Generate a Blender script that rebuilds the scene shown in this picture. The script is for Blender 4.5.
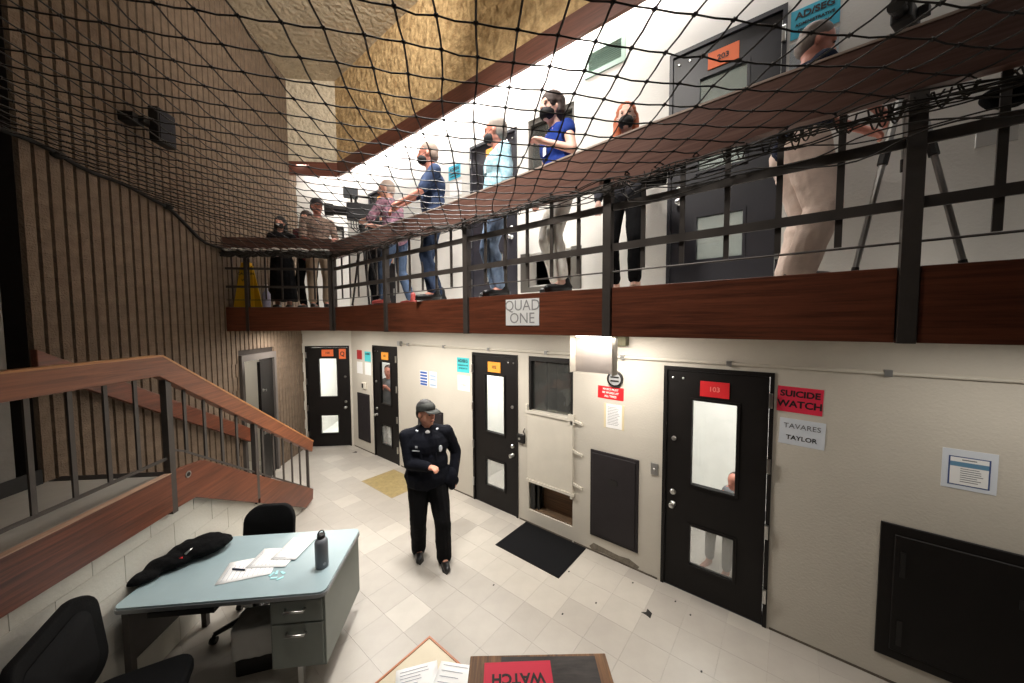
import bpy, bmesh, math, random
from math import sin, cos, pi, radians, sqrt
from mathutils import Vector, Matrix, noise
random.seed(7)
for o in list(bpy.data.objects): bpy.data.objects.remove(o, do_unlink=True)
SC = bpy.context.scene
C = SC.collection
S2 = sqrt(0.5)

# ------------------------------------------------------------------ camera, world, lights, exposure
cam_d = bpy.data.cameras.new('camera'); cam = bpy.data.objects.new('camera', cam_d); C.objects.link(cam)
cam_d.sensor_width = 36.0; cam_d.sensor_fit = 'HORIZONTAL'; cam_d.lens = 36.0*348.0/1024.0
cam_d.clip_start = 0.02; cam_d.clip_end = 100
_r = Vector((0.62950116, -0.7769835, -0.00499277)); _d = Vector((-0.04471941, -0.02981448, -0.99855459)); _f = Vector((0.77571158, 0.62881455, -0.05351449))
m = Matrix.Identity(4)
for i in range(3):
    m[i][0] = _r[i]; m[i][1] = -_d[i]; m[i][2] = -_f[i]
m[0][3] = 0; m[1][3] = 0; m[2][3] = 2.6
cam.matrix_world = m
SC.camera = cam
SC.view_settings.view_transform = 'Standard'; SC.view_settings.look = 'None'
SC.view_settings.gamma = 1.0; SC.view_settings.use_curve_mapping = False
SC.view_settings.exposure = 0.0
wd = bpy.data.worlds.new('world'); SC.world = wd; wd.use_nodes = True
wd.node_tree.nodes['Background'].inputs[0].default_value = (0.05, 0.05, 0.055, 1)
wd.node_tree.nodes['Background'].inputs[1].default_value = 0.3

def area(name, loc, tgt, sx, sy, power, col=(1, 1, 1), spread=180):
    l = bpy.data.lights.new(name, 'AREA'); l.shape = 'RECTANGLE'; l.size = sx; l.size_y = sy
    l.energy = power; l.color = col; l.spread = radians(spread)
    o = bpy.data.objects.new(name, l); C.objects.link(o); o.location = loc
    d = Vector(tgt)-Vector(loc)
    o.rotation_euler = d.to_track_quat('-Z', 'Y').to_euler()
    return o
COOL = (1.0, 0.98, 0.95); WARM = (1.0, 0.82, 0.60); NEUT = (1.0, 0.94, 0.86)
# fluorescent tubes behind the wooden light cove, upper tier (long axis along the wall)
def strip(name, a, b, width, power, col, down=(0, 0, -1)):
    a = Vector(a); b = Vector(b); mid = (a+b)/2; d = (b-a)
    l = bpy.data.lights.new(name, 'AREA'); l.shape = 'RECTANGLE'; l.size = d.length; l.size_y = width
    l.energy = power; l.color = col
    o = bpy.data.objects.new(name, l); C.objects.link(o); o.location = mid
    zax = -Vector(down).normalized(); xax = d.normalized(); yax = zax.cross(xax).normalized(); zax = xax.cross(yax)
    o.rotation_euler = Matrix((xax, yax, zax)).transposed().to_euler()
    return o
strip('cove_lamp_near', (3.43, -0.2, 5.72), (3.43, 1.6, 5.72), 0.10, 22, COOL, (0.1, 0, -1))
strip('cove_lamp_right', (3.43, -3.2, 5.72), (3.43, -0.3, 5.72), 0.10, 11, COOL, (0.1, 0, -1))
strip('cove_lamp_far', (3.43, 1.7, 5.72), (3.43, 6.9, 5.72), 0.10, 185, COOL, (0.1, 0, -1))
strip('cove_lamp_end', (2.78, 7.63, 5.70), (3.28, 7.20, 5.70), 0.08, 14, COOL, (0.1, 0.1, -1))
# lamps hidden under the walkway behind the wooden fascia
strip('walkway_lamp_near', (2.98, 1.10, 2.47), (2.98, 1.60, 2.47), 0.12, 22, NEUT)
strip('walkway_lamp_right', (2.90, -2.2, 2.47), (2.90, -0.6, 2.47), 0.12, 11, NEUT)
strip('shield_lamp', (2.72, 1.12, 2.47), (2.72, 1.48, 2.47), 0.06, 2.5, NEUT)
strip('walkway_lamp_mid', (2.62, 2.7, 2.47), (2.62, 3.9, 2.47), 0.12, 42, NEUT)
strip('walkway_lamp_far', (2.62, 4.25, 2.47), (2.62, 4.95, 2.47), 0.12, 34, NEUT)
strip('walkway_lamp_end', (2.15, 6.75, 2.47), (2.75, 6.15, 2.47), 0.12, 40, NEUT)
# high bay lamps of the hall, above the net, plus an added ceiling fill
area('bay_lamp_warm', (1.7, 2.6, 7.1), (3.1, 6.6, 6.6), 0.4, 0.4, 36, NEUT, 95)
area('bay_lamp_hall', (2.2, 2.9, 7.2), (2.3, 3.0, 0), 0.8, 0.8, 46, COOL, 52)
area('ceiling_fill_light', (1.2, -3.2, 5.2), (2.9, 5.8, 7.0), 0.6, 0.6, 17, NEUT, 42)  # unseen fill light, added to brighten the ceiling and gold wall
area('bay_lamp_front', (0.4, 1.6, 7.1), (2.7, 2.4, 3.4), 0.7, 0.7, 78, NEUT, 75)
area('bay_lamp_right', (0.2, -2.4, 7.0), (2.6, 0.2, 1.5), 1.0, 1.0, 16, COOL)

# ------------------------------------------------------------------ materials
def rgb(r, g, b): # sRGB 0..255 -> linear
    f = lambda c: ((c/255+0.055)/1.055)**2.4 if c > 10 else c/255/12.92
    return (f(r), f(g), f(b), 1)
MATS = {}
def mat(name, col, rough=0.6, metal=0.0, var=0.0, vscale=6.0, bump=0.0, bscale=40.0, spec=0.5, stretch=(1, 1, 1), emit=0, objvar=0.0, coat=0.0, tint2=None):
    if name in MATS: return MATS[name]
    m = bpy.data.materials.new(name); m.use_nodes = True; nt = m.node_tree; n = nt.nodes; L = nt.links
    b = n['Principled BSDF']; b.inputs['Base Color'].default_value = col; b.inputs['Roughness'].default_value = rough
    b.inputs['Metallic'].default_value = metal; b.inputs['Specular IOR Level'].default_value = spec
    if coat: b.inputs['Coat Weight'].default_value = coat; b.inputs['Coat Roughness'].default_value = 0.15
    tc = n.new('ShaderNodeTexCoord'); mp = n.new('ShaderNodeMapping'); mp.inputs['Scale'].default_value = stretch
    L.new(tc.outputs['Object'], mp.inputs['Vector'])
    if var or tint2 or objvar:
        nz = n.new('ShaderNodeTexNoise'); nz.inputs['Scale'].default_value = vscale; nz.inputs['Detail'].default_value = 6; nz.inputs['Roughness'].default_value = .65
        L.new(mp.outputs[0], nz.inputs['Vector'])
        cr = n.new('ShaderNodeValToRGB'); cr.color_ramp.elements[0].position = .3; cr.color_ramp.elements[1].position = .7
        c2 = tint2 or col
        cr.color_ramp.elements[0].color = tuple(max(0, c*(1-var)) for c in c2[:3])+(1,)
        cr.color_ramp.elements[1].color = tuple(min(1, c*(1+var)) for c in col[:3])+(1,)
        L.new(nz.outputs['Fac'], cr.inputs['Fac'])
        out = cr.outputs['Color']
        if objvar:
            oi = n.new('ShaderNodeObjectInfo'); hs = n.new('ShaderNodeHueSaturation'); mr = n.new('ShaderNodeMapRange')
            mr.inputs['To Min'].default_value = 1-objvar; mr.inputs['To Max'].default_value = 1+objvar
            L.new(oi.outputs['Random'], mr.inputs['Value']); L.new(mr.outputs[0], hs.inputs['Value']); L.new(out, hs.inputs['Color']); out = hs.outputs[0]
        L.new(out, b.inputs['Base Color'])
    if bump:
        bz = n.new('ShaderNodeTexNoise'); bz.inputs['Scale'].default_value = bscale; bz.inputs['Detail'].default_value = 4
        L.new(mp.outputs[0], bz.inputs['Vector'])
        bp = n.new('ShaderNodeBump'); bp.inputs['Strength'].default_value = bump; bp.inputs['Distance'].default_value = 0.01
        L.new(bz.outputs['Fac'], bp.inputs['Height']); L.new(bp.outputs[0], b.inputs['Normal'])
    if emit:
        b.inputs['Emission Color'].default_value = col; b.inputs['Emission Strength'].default_value = emit
    MATS[name] = m; return m
def wood(name, dark, light, axis='x', rough=.38):
    if name in MATS: return MATS[name]
    m = bpy.data.materials.new(name); m.use_nodes = True; nt = m.node_tree; n = nt.nodes; L = nt.links
    b = n['Principled BSDF']; b.inputs['Roughness'].default_value = rough
    tc = n.new('ShaderNodeTexCoord'); mp = n.new('ShaderNodeMapping')
    mp.inputs['Scale'].default_value = {'x': (1.2, 30, 30), 'y': (30, 1.2, 30), 'z': (30, 30, 1.2)}[axis]
    L.new(tc.outputs['Object'], mp.inputs['Vector'])
    nz = n.new('ShaderNodeTexNoise'); nz.inputs['Scale'].default_value = 1.6; nz.inputs['Detail'].default_value = 8; nz.inputs['Roughness'].default_value = .7; nz.inputs['Distortion'].default_value = .4
    L.new(mp.outputs[0], nz.inputs['Vector'])
    n2 = n.new('ShaderNodeTexNoise'); n2.inputs['Scale'].default_value = 1.1; L.new(tc.outputs['Object'], n2.inputs['Vector'])
    mx = n.new('ShaderNodeMath'); mx.operation = 'MULTIPLY_ADD'; mx.inputs[1].default_value = .35; L.new(n2.outputs['Fac'], mx.inputs[0]); 
    ms = n.new('ShaderNodeMath'); ms.operation = 'MULTIPLY'; ms.inputs[1].default_value = .75; L.new(nz.outputs['Fac'], ms.inputs[0]); L.new(ms.outputs[0], mx.inputs[2])
    cr = n.new('ShaderNodeValToRGB'); cr.color_ramp.elements[0].position = .38; cr.color_ramp.elements[0].color = dark; cr.color_ramp.elements[1].position = .68; cr.color_ramp.elements[1].color = light
    L.new(mx.outputs[0], cr.inputs['Fac']); L.new(cr.outputs['Color'], b.inputs['Base Color'])
    bp = n.new('ShaderNodeBump'); bp.inputs['Strength'].default_value = .15; bp.inputs['Distance'].default_value = .004; L.new(nz.outputs['Fac'], bp.inputs['Height']); L.new(bp.outputs[0], b.inputs['Normal'])
    MATS[name] = m; return m
def glass(name, col=(0.9, 0.95, 0.93, 1), refl=.08, frost=0.0):
    if name in MATS: return MATS[name]
    m = bpy.data.materials.new(name); m.use_nodes = True; nt = m.node_tree; n = nt.nodes; L = nt.links
    n.remove(n['Principled BSDF']); out = n['Material Output']
    t = n.new('ShaderNodeBsdfTransparent'); t.inputs[0].default_value = col
    g = n.new('ShaderNodeBsdfGlossy'); g.inputs['Roughness'].default_value = .04
    df = n.new('ShaderNodeBsdfDiffuse'); df.inputs[0].default_value = (.75, .77, .75, 1)
    m1 = n.new('ShaderNodeMixShader'); m1.inputs[0].default_value = frost; L.new(t.outputs[0], m1.inputs[1]); L.new(df.outputs[0], m1.inputs[2])
    m2 = n.new('ShaderNodeMixShader'); m2.inputs[0].default_value = refl; L.new(m1.outputs[0], m2.inputs[1]); L.new(g.outputs[0], m2.inputs[2])
    L.new(m2.outputs[0], out.inputs['Surface']); MATS[name] = m; return m

PAINT = mat('painted_wall', rgb(202, 196, 184), .5, var=.05, vscale=1.3, bump=.25, bscale=55)
PAINTU = mat('painted_wall_upper', rgb(214, 211, 205), .55, var=.04, vscale=1.3, bump=.2, bscale=55)
WHITE = mat('white_trim_paint', rgb(212, 206, 193), .45, var=.05, vscale=4)
BLOCKW = mat('white_block_paint', rgb(205, 202, 192), .6, var=.04, vscale=3, bump=.25, bscale=45, objvar=.01)
PLGOLD = mat('gold_rough_plaster', rgb(208, 178, 130), .85, var=.2, vscale=7, bump=1.0, bscale=11, tint2=rgb(172, 138, 92))
PLPALE = mat('pale_rough_plaster', rgb(196, 182, 158), .85, var=.15, vscale=4, bump=1.0, bscale=14)
for _m in (PLGOLD, PLPALE):
    for _n in _m.node_tree.nodes:
        if _n.type == 'BUMP': _n.inputs['Distance'].default_value = .06
BLOCK = mat('tan_fluted_block', rgb(112, 95, 79), .9, var=.2, vscale=9, bump=.9, bscale=60, objvar=.025)
MORTAR = mat('dark_mortar', rgb(44, 36, 31), .95, var=.2, vscale=12)
GREYW = mat('grey_rough_wall', rgb(120, 116, 110), .85, var=.15, vscale=3, bump=.5, bscale=30)
GROUT = mat('floor_grout', rgb(142, 136, 126), .7)
TILE = mat('cream_floor_tile', rgb(164, 158, 150), .36, var=.05, vscale=5, objvar=.03)
TILEW = mat('white_floor_tile', rgb(175, 169, 160), .40, var=.05, vscale=5, objvar=.02)
TILEY = mat('yellow_brown_floor_tile', rgb(150, 133, 92), .38, var=.25, vscale=14)
MATB = mat('black_rubber_mat', rgb(15, 15, 17), .9, spec=.15, var=.25, vscale=60, bump=.4, bscale=200)
LANDF = mat('landing_floor', rgb(158, 154, 146), .5, var=.08, vscale=5)
BLACK = mat('black_door_paint', rgb(22, 19, 18), .5, spec=.25, var=.15, vscale=5)
BLACKU = mat('charcoal_door_paint', rgb(38, 37, 43), .45, var=.15, vscale=4)
BLACKH = mat('dark_grey_hatch_paint', rgb(42, 38, 40), .55, spec=.25, var=.15, vscale=5)
STEEL = mat('dark_bronze_steel', rgb(74, 68, 64), .5, .2, var=.15, vscale=6)
STEELD = mat('black_steel', rgb(34, 32, 31), .5, .3)
CHROME = mat('brushed_metal', rgb(200, 200, 198), .28, 1.0)
ALU = mat('aluminium', rgb(170, 170, 168), .35, .9)
W1 = wood('mahogany_x', rgb(62, 32, 22), rgb(126, 70, 48), 'x')
W1Y = wood('mahogany_y', rgb(70, 30, 20), rgb(140, 72, 46), 'y')
WRAIL = wood('rail_wood_x', rgb(92, 50, 34), rgb(148, 90, 60), 'x')
WRAILY = wood('rail_wood_y', rgb(96, 58, 44), rgb(150, 104, 84), 'y', .3)
WCOVE = wood('cove_wood', rgb(74, 40, 30), rgb(112, 66, 50), 'y', .5)
WBOX = wood('worn_brown_wood', rgb(38, 26, 20), rgb(128, 88, 52), 'x', .5)
WTRIM = wood('orange_wood_trim', rgb(140, 76, 40), rgb(186, 112, 66), 'x', .4)
GLASS = glass('clear_glass', (.98, .99, .98, 1), .06); GLASSD = glass('dim_wired_glass', (.75, .8, .78, 1), .16, .18)
NET = mat('black_net_cord', rgb(26, 23, 22), .5, .0, spec=.45)
NETG = mat('grey_bundled_net', rgb(52, 48, 44), .7, .0)
PAPER = mat('white_paper', rgb(236, 236, 235), .7); PAPER2 = mat('bluish_paper', rgb(214, 220, 228), .6)
INK = mat('black_ink', rgb(20, 18, 20), .6); INKG = mat('grey_ink', rgb(96, 96, 100), .6); INKL = mat('light_grey_ink', rgb(150, 150, 150), .6); INKW = mat('white_ink', rgb(238, 232, 228), .6)
PINK = mat('pink_red_card', rgb(222, 40, 72), .6); REDC = mat('red_card', rgb(214, 30, 38), .55); REDD = mat('dark_red_card', rgb(168, 44, 46), .6)
TEAL = mat('teal_card', rgb(70, 192, 200), .6); TEALU = mat('deep_teal_card', rgb(44, 168, 196), .6)
ORNG = mat('orange_card', rgb(240, 158, 52), .6); ORNR = mat('red_orange_card', rgb(230, 110, 56), .6); BLUEC = mat('blue_print', rgb(52, 92, 168), .6)
SLEEVE = glass('clear_plastic_sleeve', (.93, .94, .95, 1), .12, .12)

# ------------------------------------------------------------------ mesh helpers
def P(p, r, z=0.0): # brick-wall frame (p = away along brick wall, r = toward it) -> world
    return Vector(((p-r)*S2, (p+r)*S2, z))
ROTP = pi/4
class MB:
    def __init__(s): s.v = []; s.f = []
    def add(s, vs, fs):
        n = len(s.v); s.v += [tuple(a) for a in vs]; s.f += [tuple(i+n for i in f) for f in fs]; return s
    def box(s, x0, x1, y0, y1, z0, z1):
        return s.add([(x, y, z) for z in (z0, z1) for y in (y0, y1) for x in (x0, x1)],
                     [(0, 2, 3, 1), (4, 5, 7, 6), (0, 1, 5, 4), (2, 6, 7, 3), (0, 4, 6, 2), (1, 3, 7, 5)])
    def cbox(s, x0, x1, y0, y1, z0, z1, c=.003, cs=None):
        # box with chamfered front (-Y) edges
        vs = [(x0, y1, z0), (x1, y1, z0), (x1, y1, z1), (x0, y1, z1), (x0, y0+c, z0), (x1, y0+c, z0), (x1, y0+c, z1), (x0, y0+c, z1),
              (x0+c, y0, z0+c), (x1-c, y0, z0+c), (x1-c, y0, z1-c), (x0+c, y0, z1-c)]
        fs = [(0, 3, 2, 1), (0, 1, 5, 4), (1, 2, 6, 5), (2, 3, 7, 6), (3, 0, 4, 7), (4, 5, 9, 8), (5, 6, 10, 9), (6, 7, 11, 10), (7, 4, 8, 11), (8, 9, 10, 11)]
        return s.add(vs, fs)
    def bar(s, a, b, w, h, up=(0, 0, 1)):
        a = Vector(a); b = Vector(b); d = (b-a).normalized(); u = Vector(up); sd = d.cross(u)
        if sd.length < 1e-4: sd = d.cross(Vector((1, 0, 0)))
        sd.normalize(); u = sd.cross(d).normalized(); vs = []
        for q in (a, b):
            for i, j in ((-1, -1), (1, -1), (1, 1), (-1, 1)): vs.append(q+sd*i*w/2+u*j*h/2)
        return s.add(vs, [(0, 1, 2, 3), (7, 6, 5, 4), (0, 4, 5, 1), (1, 5, 6, 2), (2, 6, 7, 3), (3, 7, 4, 0)])
    def prism(s, poly, a, b, axis='z'): # poly ccw 2d, extruded a..b along axis
        n = len(poly)
        def mk(u, w, t): return {'z': (u, w, t), 'y': (u, t, w), 'x': (t, u, w)}[axis]
        vs = [mk(u, w, a) for u, w in poly]+[mk(u, w, b) for u, w in poly]
        fs = [tuple(range(n))[::-1], tuple(range(n, 2*n))]+[(i, (i+1) % n, (i+1) % n+n, i+n) for i in range(n)]
        return s.add(vs, fs)
    def tube(s, pts, r, seg=8, caps=True):
        pts = [Vector(p) for p in pts]; n = len(pts); rs = r if isinstance(r, (list, tuple)) else [r]*n
        vs = []; prev = None
        for i, p in enumerate(pts):
            d = (pts[min(i+1, n-1)]-pts[max(i-1, 0)])
            if d.length < 1e-9: d = Vector((0, 0, 1))
            d.normalize()
            if prev is None:
                a = d.cross(Vector((0, 0, 1)))
                if a.length < .1: a = d.cross(Vector((1, 0, 0)))
            else: a = prev-d*prev.dot(d)
            a.normalize(); prev = a; b = d.cross(a)
            for k in range(seg): t = 2*pi*k/seg; vs.append(p+(a*cos(t)+b*sin(t))*rs[i])
        fs = [(i*seg+k, i*seg+(k+1) % seg, (i+1)*seg+(k+1) % seg, (i+1)*seg+k) for i in range(n-1) for k in range(seg)]
        if caps: fs += [tuple(range(seg))[::-1], tuple(range((n-1)*seg, n*seg))]
        return s.add(vs, fs)
    def lathe(s, prof, seg=20, c=(0, 0, 0), axis='z'): # prof [(r,z)]
        vs = []; n = len(prof)
        for r, z in prof:
            for k in range(seg):
                t = 2*pi*k/seg; x, y = r*cos(t), r*sin(t)
                v = (x, y, z) if axis == 'z' else ((x, z, y) if axis == 'y' else (z, x, y))
                vs.append((v[0]+c[0], v[1]+c[1], v[2]+c[2]))
        fs = [(i*seg+k, i*seg+(k+1) % seg, (i+1)*seg+(k+1) % seg, (i+1)*seg+k) for i in range(n-1) for k in range(seg)]
        fs += [tuple(range(seg))[::-1], tuple(range((n-1)*seg, n*seg))]
        return s.add(vs, fs)
    def ell(s, c, r, M=None, seg=14, rings=9):
        vs = []; c = Vector(c)
        for i in range(1, rings):
            ph = pi*i/rings
            for k in range(seg):
                t = 2*pi*k/seg; v = Vector((r[0]*sin(ph)*cos(t), r[1]*sin(ph)*sin(t), r[2]*cos(ph)))
                if M: v = M @ v
                vs.append(c+v)
        top = Vector((0, 0, r[2])); 
        if M: top = M @ top
        vs += [c+top, c-top]; T = len(vs)-2; B = T+1
        fs = [(i*seg+k, (i+1)*seg+k, (i+1)*seg+(k+1) % seg, i*seg+(k+1) % seg) for i in range(rings-2) for k in range(seg)]
        fs += [(T, k, (k+1) % seg) for k in range(seg)]+[(B, (rings-2)*seg+(k+1) % seg, (rings-2)*seg+k) for k in range(seg)]
        return s.add(vs, fs)
    def cap(s, a, b, ra, rb, seg=12): # capsule
        a = Vector(a); b = Vector(b); d = (b-a).normalized(); pts = []; rs = []
        for t in (-1, -.8, -.45): pts.append(a+d*ra*t); rs.append(ra*sqrt(max(1e-4, 1-t*t)))
        pts.append(a); rs.append(ra); pts.append(b); rs.append(rb)
        for t in (.45, .8, 1): pts.append(b+d*rb*t); rs.append(rb*sqrt(max(1e-4, 1-t*t)))
        return s.tube(pts, rs, seg)
    def mesh(s, name, mt=None, smooth=False):
        me = bpy.data.meshes.new(name); me.from_pydata(s.v, [], s.f)
        bm = bmesh.new(); bm.from_mesh(me); bmesh.ops.recalc_face_normals(bm, faces=bm.faces); bm.to_mesh(me); bm.free()
        if mt: me.materials.append(mt)
        if smooth: me.polygons.foreach_set('use_smooth', [True]*len(me.polygons))
        return me
    def build(s, name, mt, parent=None, loc=(0, 0, 0), rotz=0.0, smooth=False, bevel=0, kind=None, sub=0, label=None):
        o = bpy.data.objects.new(name, s.mesh(name, mt, smooth)); C.objects.link(o)
        o.location = loc; o.rotation_euler = (0, 0, rotz)
        if parent: o.parent = parent
        if bevel:
            b = o.modifiers.new('b', 'BEVEL'); b.width = bevel; b.segments = 2; b.limit_method = 'ANGLE'
            if smooth: pass
        if sub:
            q = o.modifiers.new('s', 'SUBSURF'); q.levels = sub; q.render_levels = sub
        if kind: o['kind'] = kind
        if label: o['label'] = label
        return o
def tag(o, label, cat, group=None, kind=None):
    o['label'] = label; o['category'] = cat
    if group: o['group'] = group
    if kind: o['kind'] = kind
    return o
def thing(name, label, cat, loc=(0, 0, 0), rotz=0.0, group=None):
    o = bpy.data.objects.new(name, None); C.objects.link(o); o.empty_display_size = .1
    o.location = loc; o.rotation_euler = (0, 0, rotz); return tag(o, label, cat, group)
def empty_struct(name, loc=(0, 0, 0), rotz=0.0):
    o = bpy.data.objects.new(name, None); C.objects.link(o); o.location = loc; o.rotation_euler = (0, 0, rotz); o['kind'] = 'structure'; return o
def holes(mb, x0, x1, z0, z1, y0, y1, hs):
    xs = sorted(set([x0, x1]+[min(max(h[i], x0), x1) for h in hs for i in (0, 1)]))
    for a, b in zip(xs, xs[1:]):
        if b-a < 1e-5: continue
        mid = (a+b)/2; cuts = sorted([(h[2], h[3]) for h in hs if h[0] < mid < h[1]]); z = z0
        for c, d in cuts:
            if c > z+1e-5: mb.box(a, b, y0, y1, z, c)
            z = max(z, d)
        if z < z1-1e-5: mb.box(a, b, y0, y1, z, z1)
    return mb
def txt(s, size, mt, parent, loc, rot=(pi/2, 0, 0), name='lettering', bold=0.0, align='CENTER', sx=1.0, ext=.0006):
    cu = bpy.data.curves.new(name, 'FONT'); cu.body = s; cu.size = size; cu.align_x = align; cu.align_y = 'CENTER'
    cu.extrude = ext; cu.offset = bold; cu.resolution_u = 3; cu.space_line = 1.0
    t = bpy.data.objects.new(name, cu); C.objects.link(t)
    dg = bpy.context.evaluated_depsgraph_get(); me = bpy.data.meshes.new_from_object(t.evaluated_get(dg)); bpy.data.objects.remove(t)
    me.materials.clear(); me.materials.append(mt)
    o = bpy.data.objects.new(name, me); C.objects.link(o); o.location = loc; o.rotation_euler = rot; o.scale = (sx, 1, 1)
    if parent: o.parent = parent
    return o
def setlabel(o, l): o['label'] = l; return o

# wall frames: local X = image right, Y = into wall, Z up
def RW(y, z, d=0.0): return (3.55+d, y, z)
RR = -pi/2
def FW(q, z, d=0.0): return tuple(P(7.628+d, -q, z))
RF = -pi/4
def BW(p, z, d=0.0): return tuple(P(p, 3.57+d, z))
RB = pi/4
UP = 2.88

# ------------------------------------------------------------------ structure
fl = empty_struct('floor')
MB().prism([(-9, -4), (3.56, -4), (3.56, 7.4), (2.2, 8.6), (-9, 8.6)], -.12, -.0035).build('subfloor', GROUT, fl)
def inreg(x, y): # tiled floor area, clear of the walls and of the stair block
    p = (x+y)*S2; r = (y-x)*S2
    return x < 3.55 and p < 7.63 and r < 3.57 and not (r > 2.42 and p < 5.15) and y > -4 and not (-.1 < 0)
import itertools
tiles = []
xs = [3.55, 3.39]+[3.39-.3*k for k in range(1, 34)]
ys = [.08+.3*k for k in range(-13, 27)]
Rm = Matrix((_r, _d, _f))
for i in range(len(xs)-1):
    for y in ys:
        x0, x1 = xs[i+1], xs[i]; cx_, cy_ = (x0+x1)/2, y+.15
        p = (cx_+cy_)*S2; r = (cy_-cx_)*S2
        if p > 7.9 or r > 3.85 or (r > 2.62 and p < 4.9) or p < -1.0: continue
        v = Rm @ Vector((cx_, cy_, -2.6))
        if v.z < .05: u, w = 9999, 9999
        else: u, w = 512+348*v.x/v.z, 341.5+348*v.y/v.z
        vis = -60 < u < 1084 and w < 760
        tiles.append((0 if vis else 1, v.length, x0, x1, y))
tiles.sort()
tmesh = {}
def tile_mesh(w, mt):
    k = (round(w, 3), mt.name)
    if k not in tmesh: tmesh[k] = MB().box(-w/2+.0006, w/2-.0006, -.1494, .1494, -.004, 0).mesh('tile', mt)
    return tmesh[k]
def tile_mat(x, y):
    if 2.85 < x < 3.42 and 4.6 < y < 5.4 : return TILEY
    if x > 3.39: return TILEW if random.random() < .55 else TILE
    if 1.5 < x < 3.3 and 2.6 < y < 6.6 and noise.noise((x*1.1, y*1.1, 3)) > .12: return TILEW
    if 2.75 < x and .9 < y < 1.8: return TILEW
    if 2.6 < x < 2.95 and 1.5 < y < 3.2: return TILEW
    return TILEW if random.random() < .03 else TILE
rest = MB()
for n_, (nv, dist, x0, x1, y) in enumerate(tiles):
    if n_ < 300:
        o = bpy.data.objects.new('floor_tile', tile_mesh(x1-x0, tile_mat((x0+x1)/2, y+.15))); C.objects.link(o)
        o.location = ((x0+x1)/2, y+.15, 0); o.parent = fl
    else: rest.box(x0+.0008, x1-.0008, y+.0008, y+.2992, -.004, 0)
rest.build('floor_tile_field', TILE, fl, kind='stuff')

# right wall (x = 3.55), with door / window openings.  local X = -y
D4 = (-.97, -.11); D3 = (-3.62, -2.78); D2 = (-6.38, -5.54)
WN = (-2.61, -1.97)
hs = []
for z in (0, UP):
    for d in (D4, D3, D2): hs.append((d[0], d[1], z, z+2.18))
    hs += [(WN[0], WN[1], z+1.49, z+2.18), (WN[0], WN[1], z+.18, z+.575)]
w = empty_struct('wall_right', RW(0, 0), RR)
holes(MB(), -7.25, 4.0, 0, 2.84, 0, .18, [h for h in hs if h[3] < 2.8]).build('wall_panel', PAINT, w)
holes(MB(), -7.25, 4.0, 2.84, 5.85, 0, .18, [h for h in hs if h[2] > 2.8]).build('wall_panel', PAINTU, w)
# far wall (p = 7.628): door 1
w2 = empty_struct('wall_far', FW(0, 0), RF)
holes(MB(), -3.60, -2.60, 0, 2.84, 0, .18, [(-3.53, -2.65, 0, 2.14)]).build('wall_panel', PAINT, w2)
holes(MB(), -3.60, -2.60, 2.84, 5.85, 0, .18, []).build('wall_panel', PAINTU, w2)
# bulkheads above the light cove
bk = empty_struct('wall_right_upper')
MB().prism([(3.30, -4), (3.60, -4), (3.60, 7.3), (3.30, 7.08)], 5.76, 7.3).build('bulkhead', PLGOLD, bk)
bk2 = empty_struct('wall_far_upper', (0, 0, 0), ROTP)
MB().box(7.34, 7.63, 2.66, 3.60, 5.76, 7.3).build('bulkhead', PLPALE, bk2)
cl = empty_struct('ceiling'); MB().prism([(-9.5, -4.2), (3.75, -4.2), (3.75, 7.3), (2.2, 8.8), (-1, 8.8), (-9.5, 1)], 7.3, 7.4).build('ceiling_slab', PLPALE, cl)
# back wall and grey side wall, out of frame
bw_ = empty_struct('wall_back'); MB().box(-9.5, 3.75, -4.2, -4.0, 0, 7.3).build('wall_panel', GREYW, bw_)

# fluted block wall (brick_wall): r = 3.57, blocks .4 x .2 with 4 ribs, opening for a doorway
wl = empty_struct('wall_left', BW(0, 0), RB)
DO = (5.68, 6.56, 0, 2.12)
core = MB(); holes(core, 3.2, 7.72, 0, 7.3, .03, .24, [DO]); core.build('wall_core', MORTAR, wl)
side = MB().box(3.0, 3.2, .42, .6, 0, 7.3).box(3.2, 3.24, .24, .6, 0, 7.3); side.build('recess_panel', MORTAR, wl)
gw = MB().box(-9.3, 3.02, -.02, .2, 0, 7.3); gw.build('side_wall_panel', GREYW, wl)
bmesh_cache = {}
def block_mb(w, ox=0, oz=0, h=.2, mb=None):
    mb = mb or MB(); n = max(1, round(w/.1)); rw = w/n
    for k in range(n): # each rib: chamfered bar
        x0 = ox+k*rw+.004; x1 = ox+(k+1)*rw-.004; c = .009
        mb.add([(x0, .03, oz+.0006), (x0+c, 0, oz+.0006), (x1-c, .0, oz+.0006), (x1, .03, oz+.0006), (x0, .03, oz+h-.0006), (x0+c, 0, oz+h-.0006), (x1-c, .0, oz+h-.0006), (x1, .03, oz+h-.0006)],
               [(0, 1, 5, 4), (1, 2, 6, 5), (2, 3, 7, 6), (0, 3, 2, 1), (4, 5, 6, 7)])
    return mb
blocks = []
for c in range(37):
    z = c*.2; st = 3.2+(.2 if c % 2 else 0)
    if c % 2: blocks.append((3.2, 3.4, z))
    x = st
    while x < 7.6:
        x1 = min(x+.4, 7.63)
        segs = [(x, x1)]
        if z < 2.1 and x1 > DO[0] and x < DO[1]:
            segs = [(a, b) for a, b in ((x, min(x1, DO[0]-.02)), (max(x, DO[1]+.02), x1)) if b-a > .05]
        for a, b in segs: blocks.append((a, b, z))
        x = x1
def bkey(b):
    wpt = P((b[0]+b[1])/2, 3.57, b[2]+.1); v = Rm @ (wpt-Vector((0, 0, 2.6))); u = 512+348*v.x/v.z; q = 341.5+348*v.y/v.z
    hid = 0 if (u > -20 and -10 < q < 480) else 1
    return (hid, v.length)
blocks.sort(key=bkey)
restb = MB()
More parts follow.
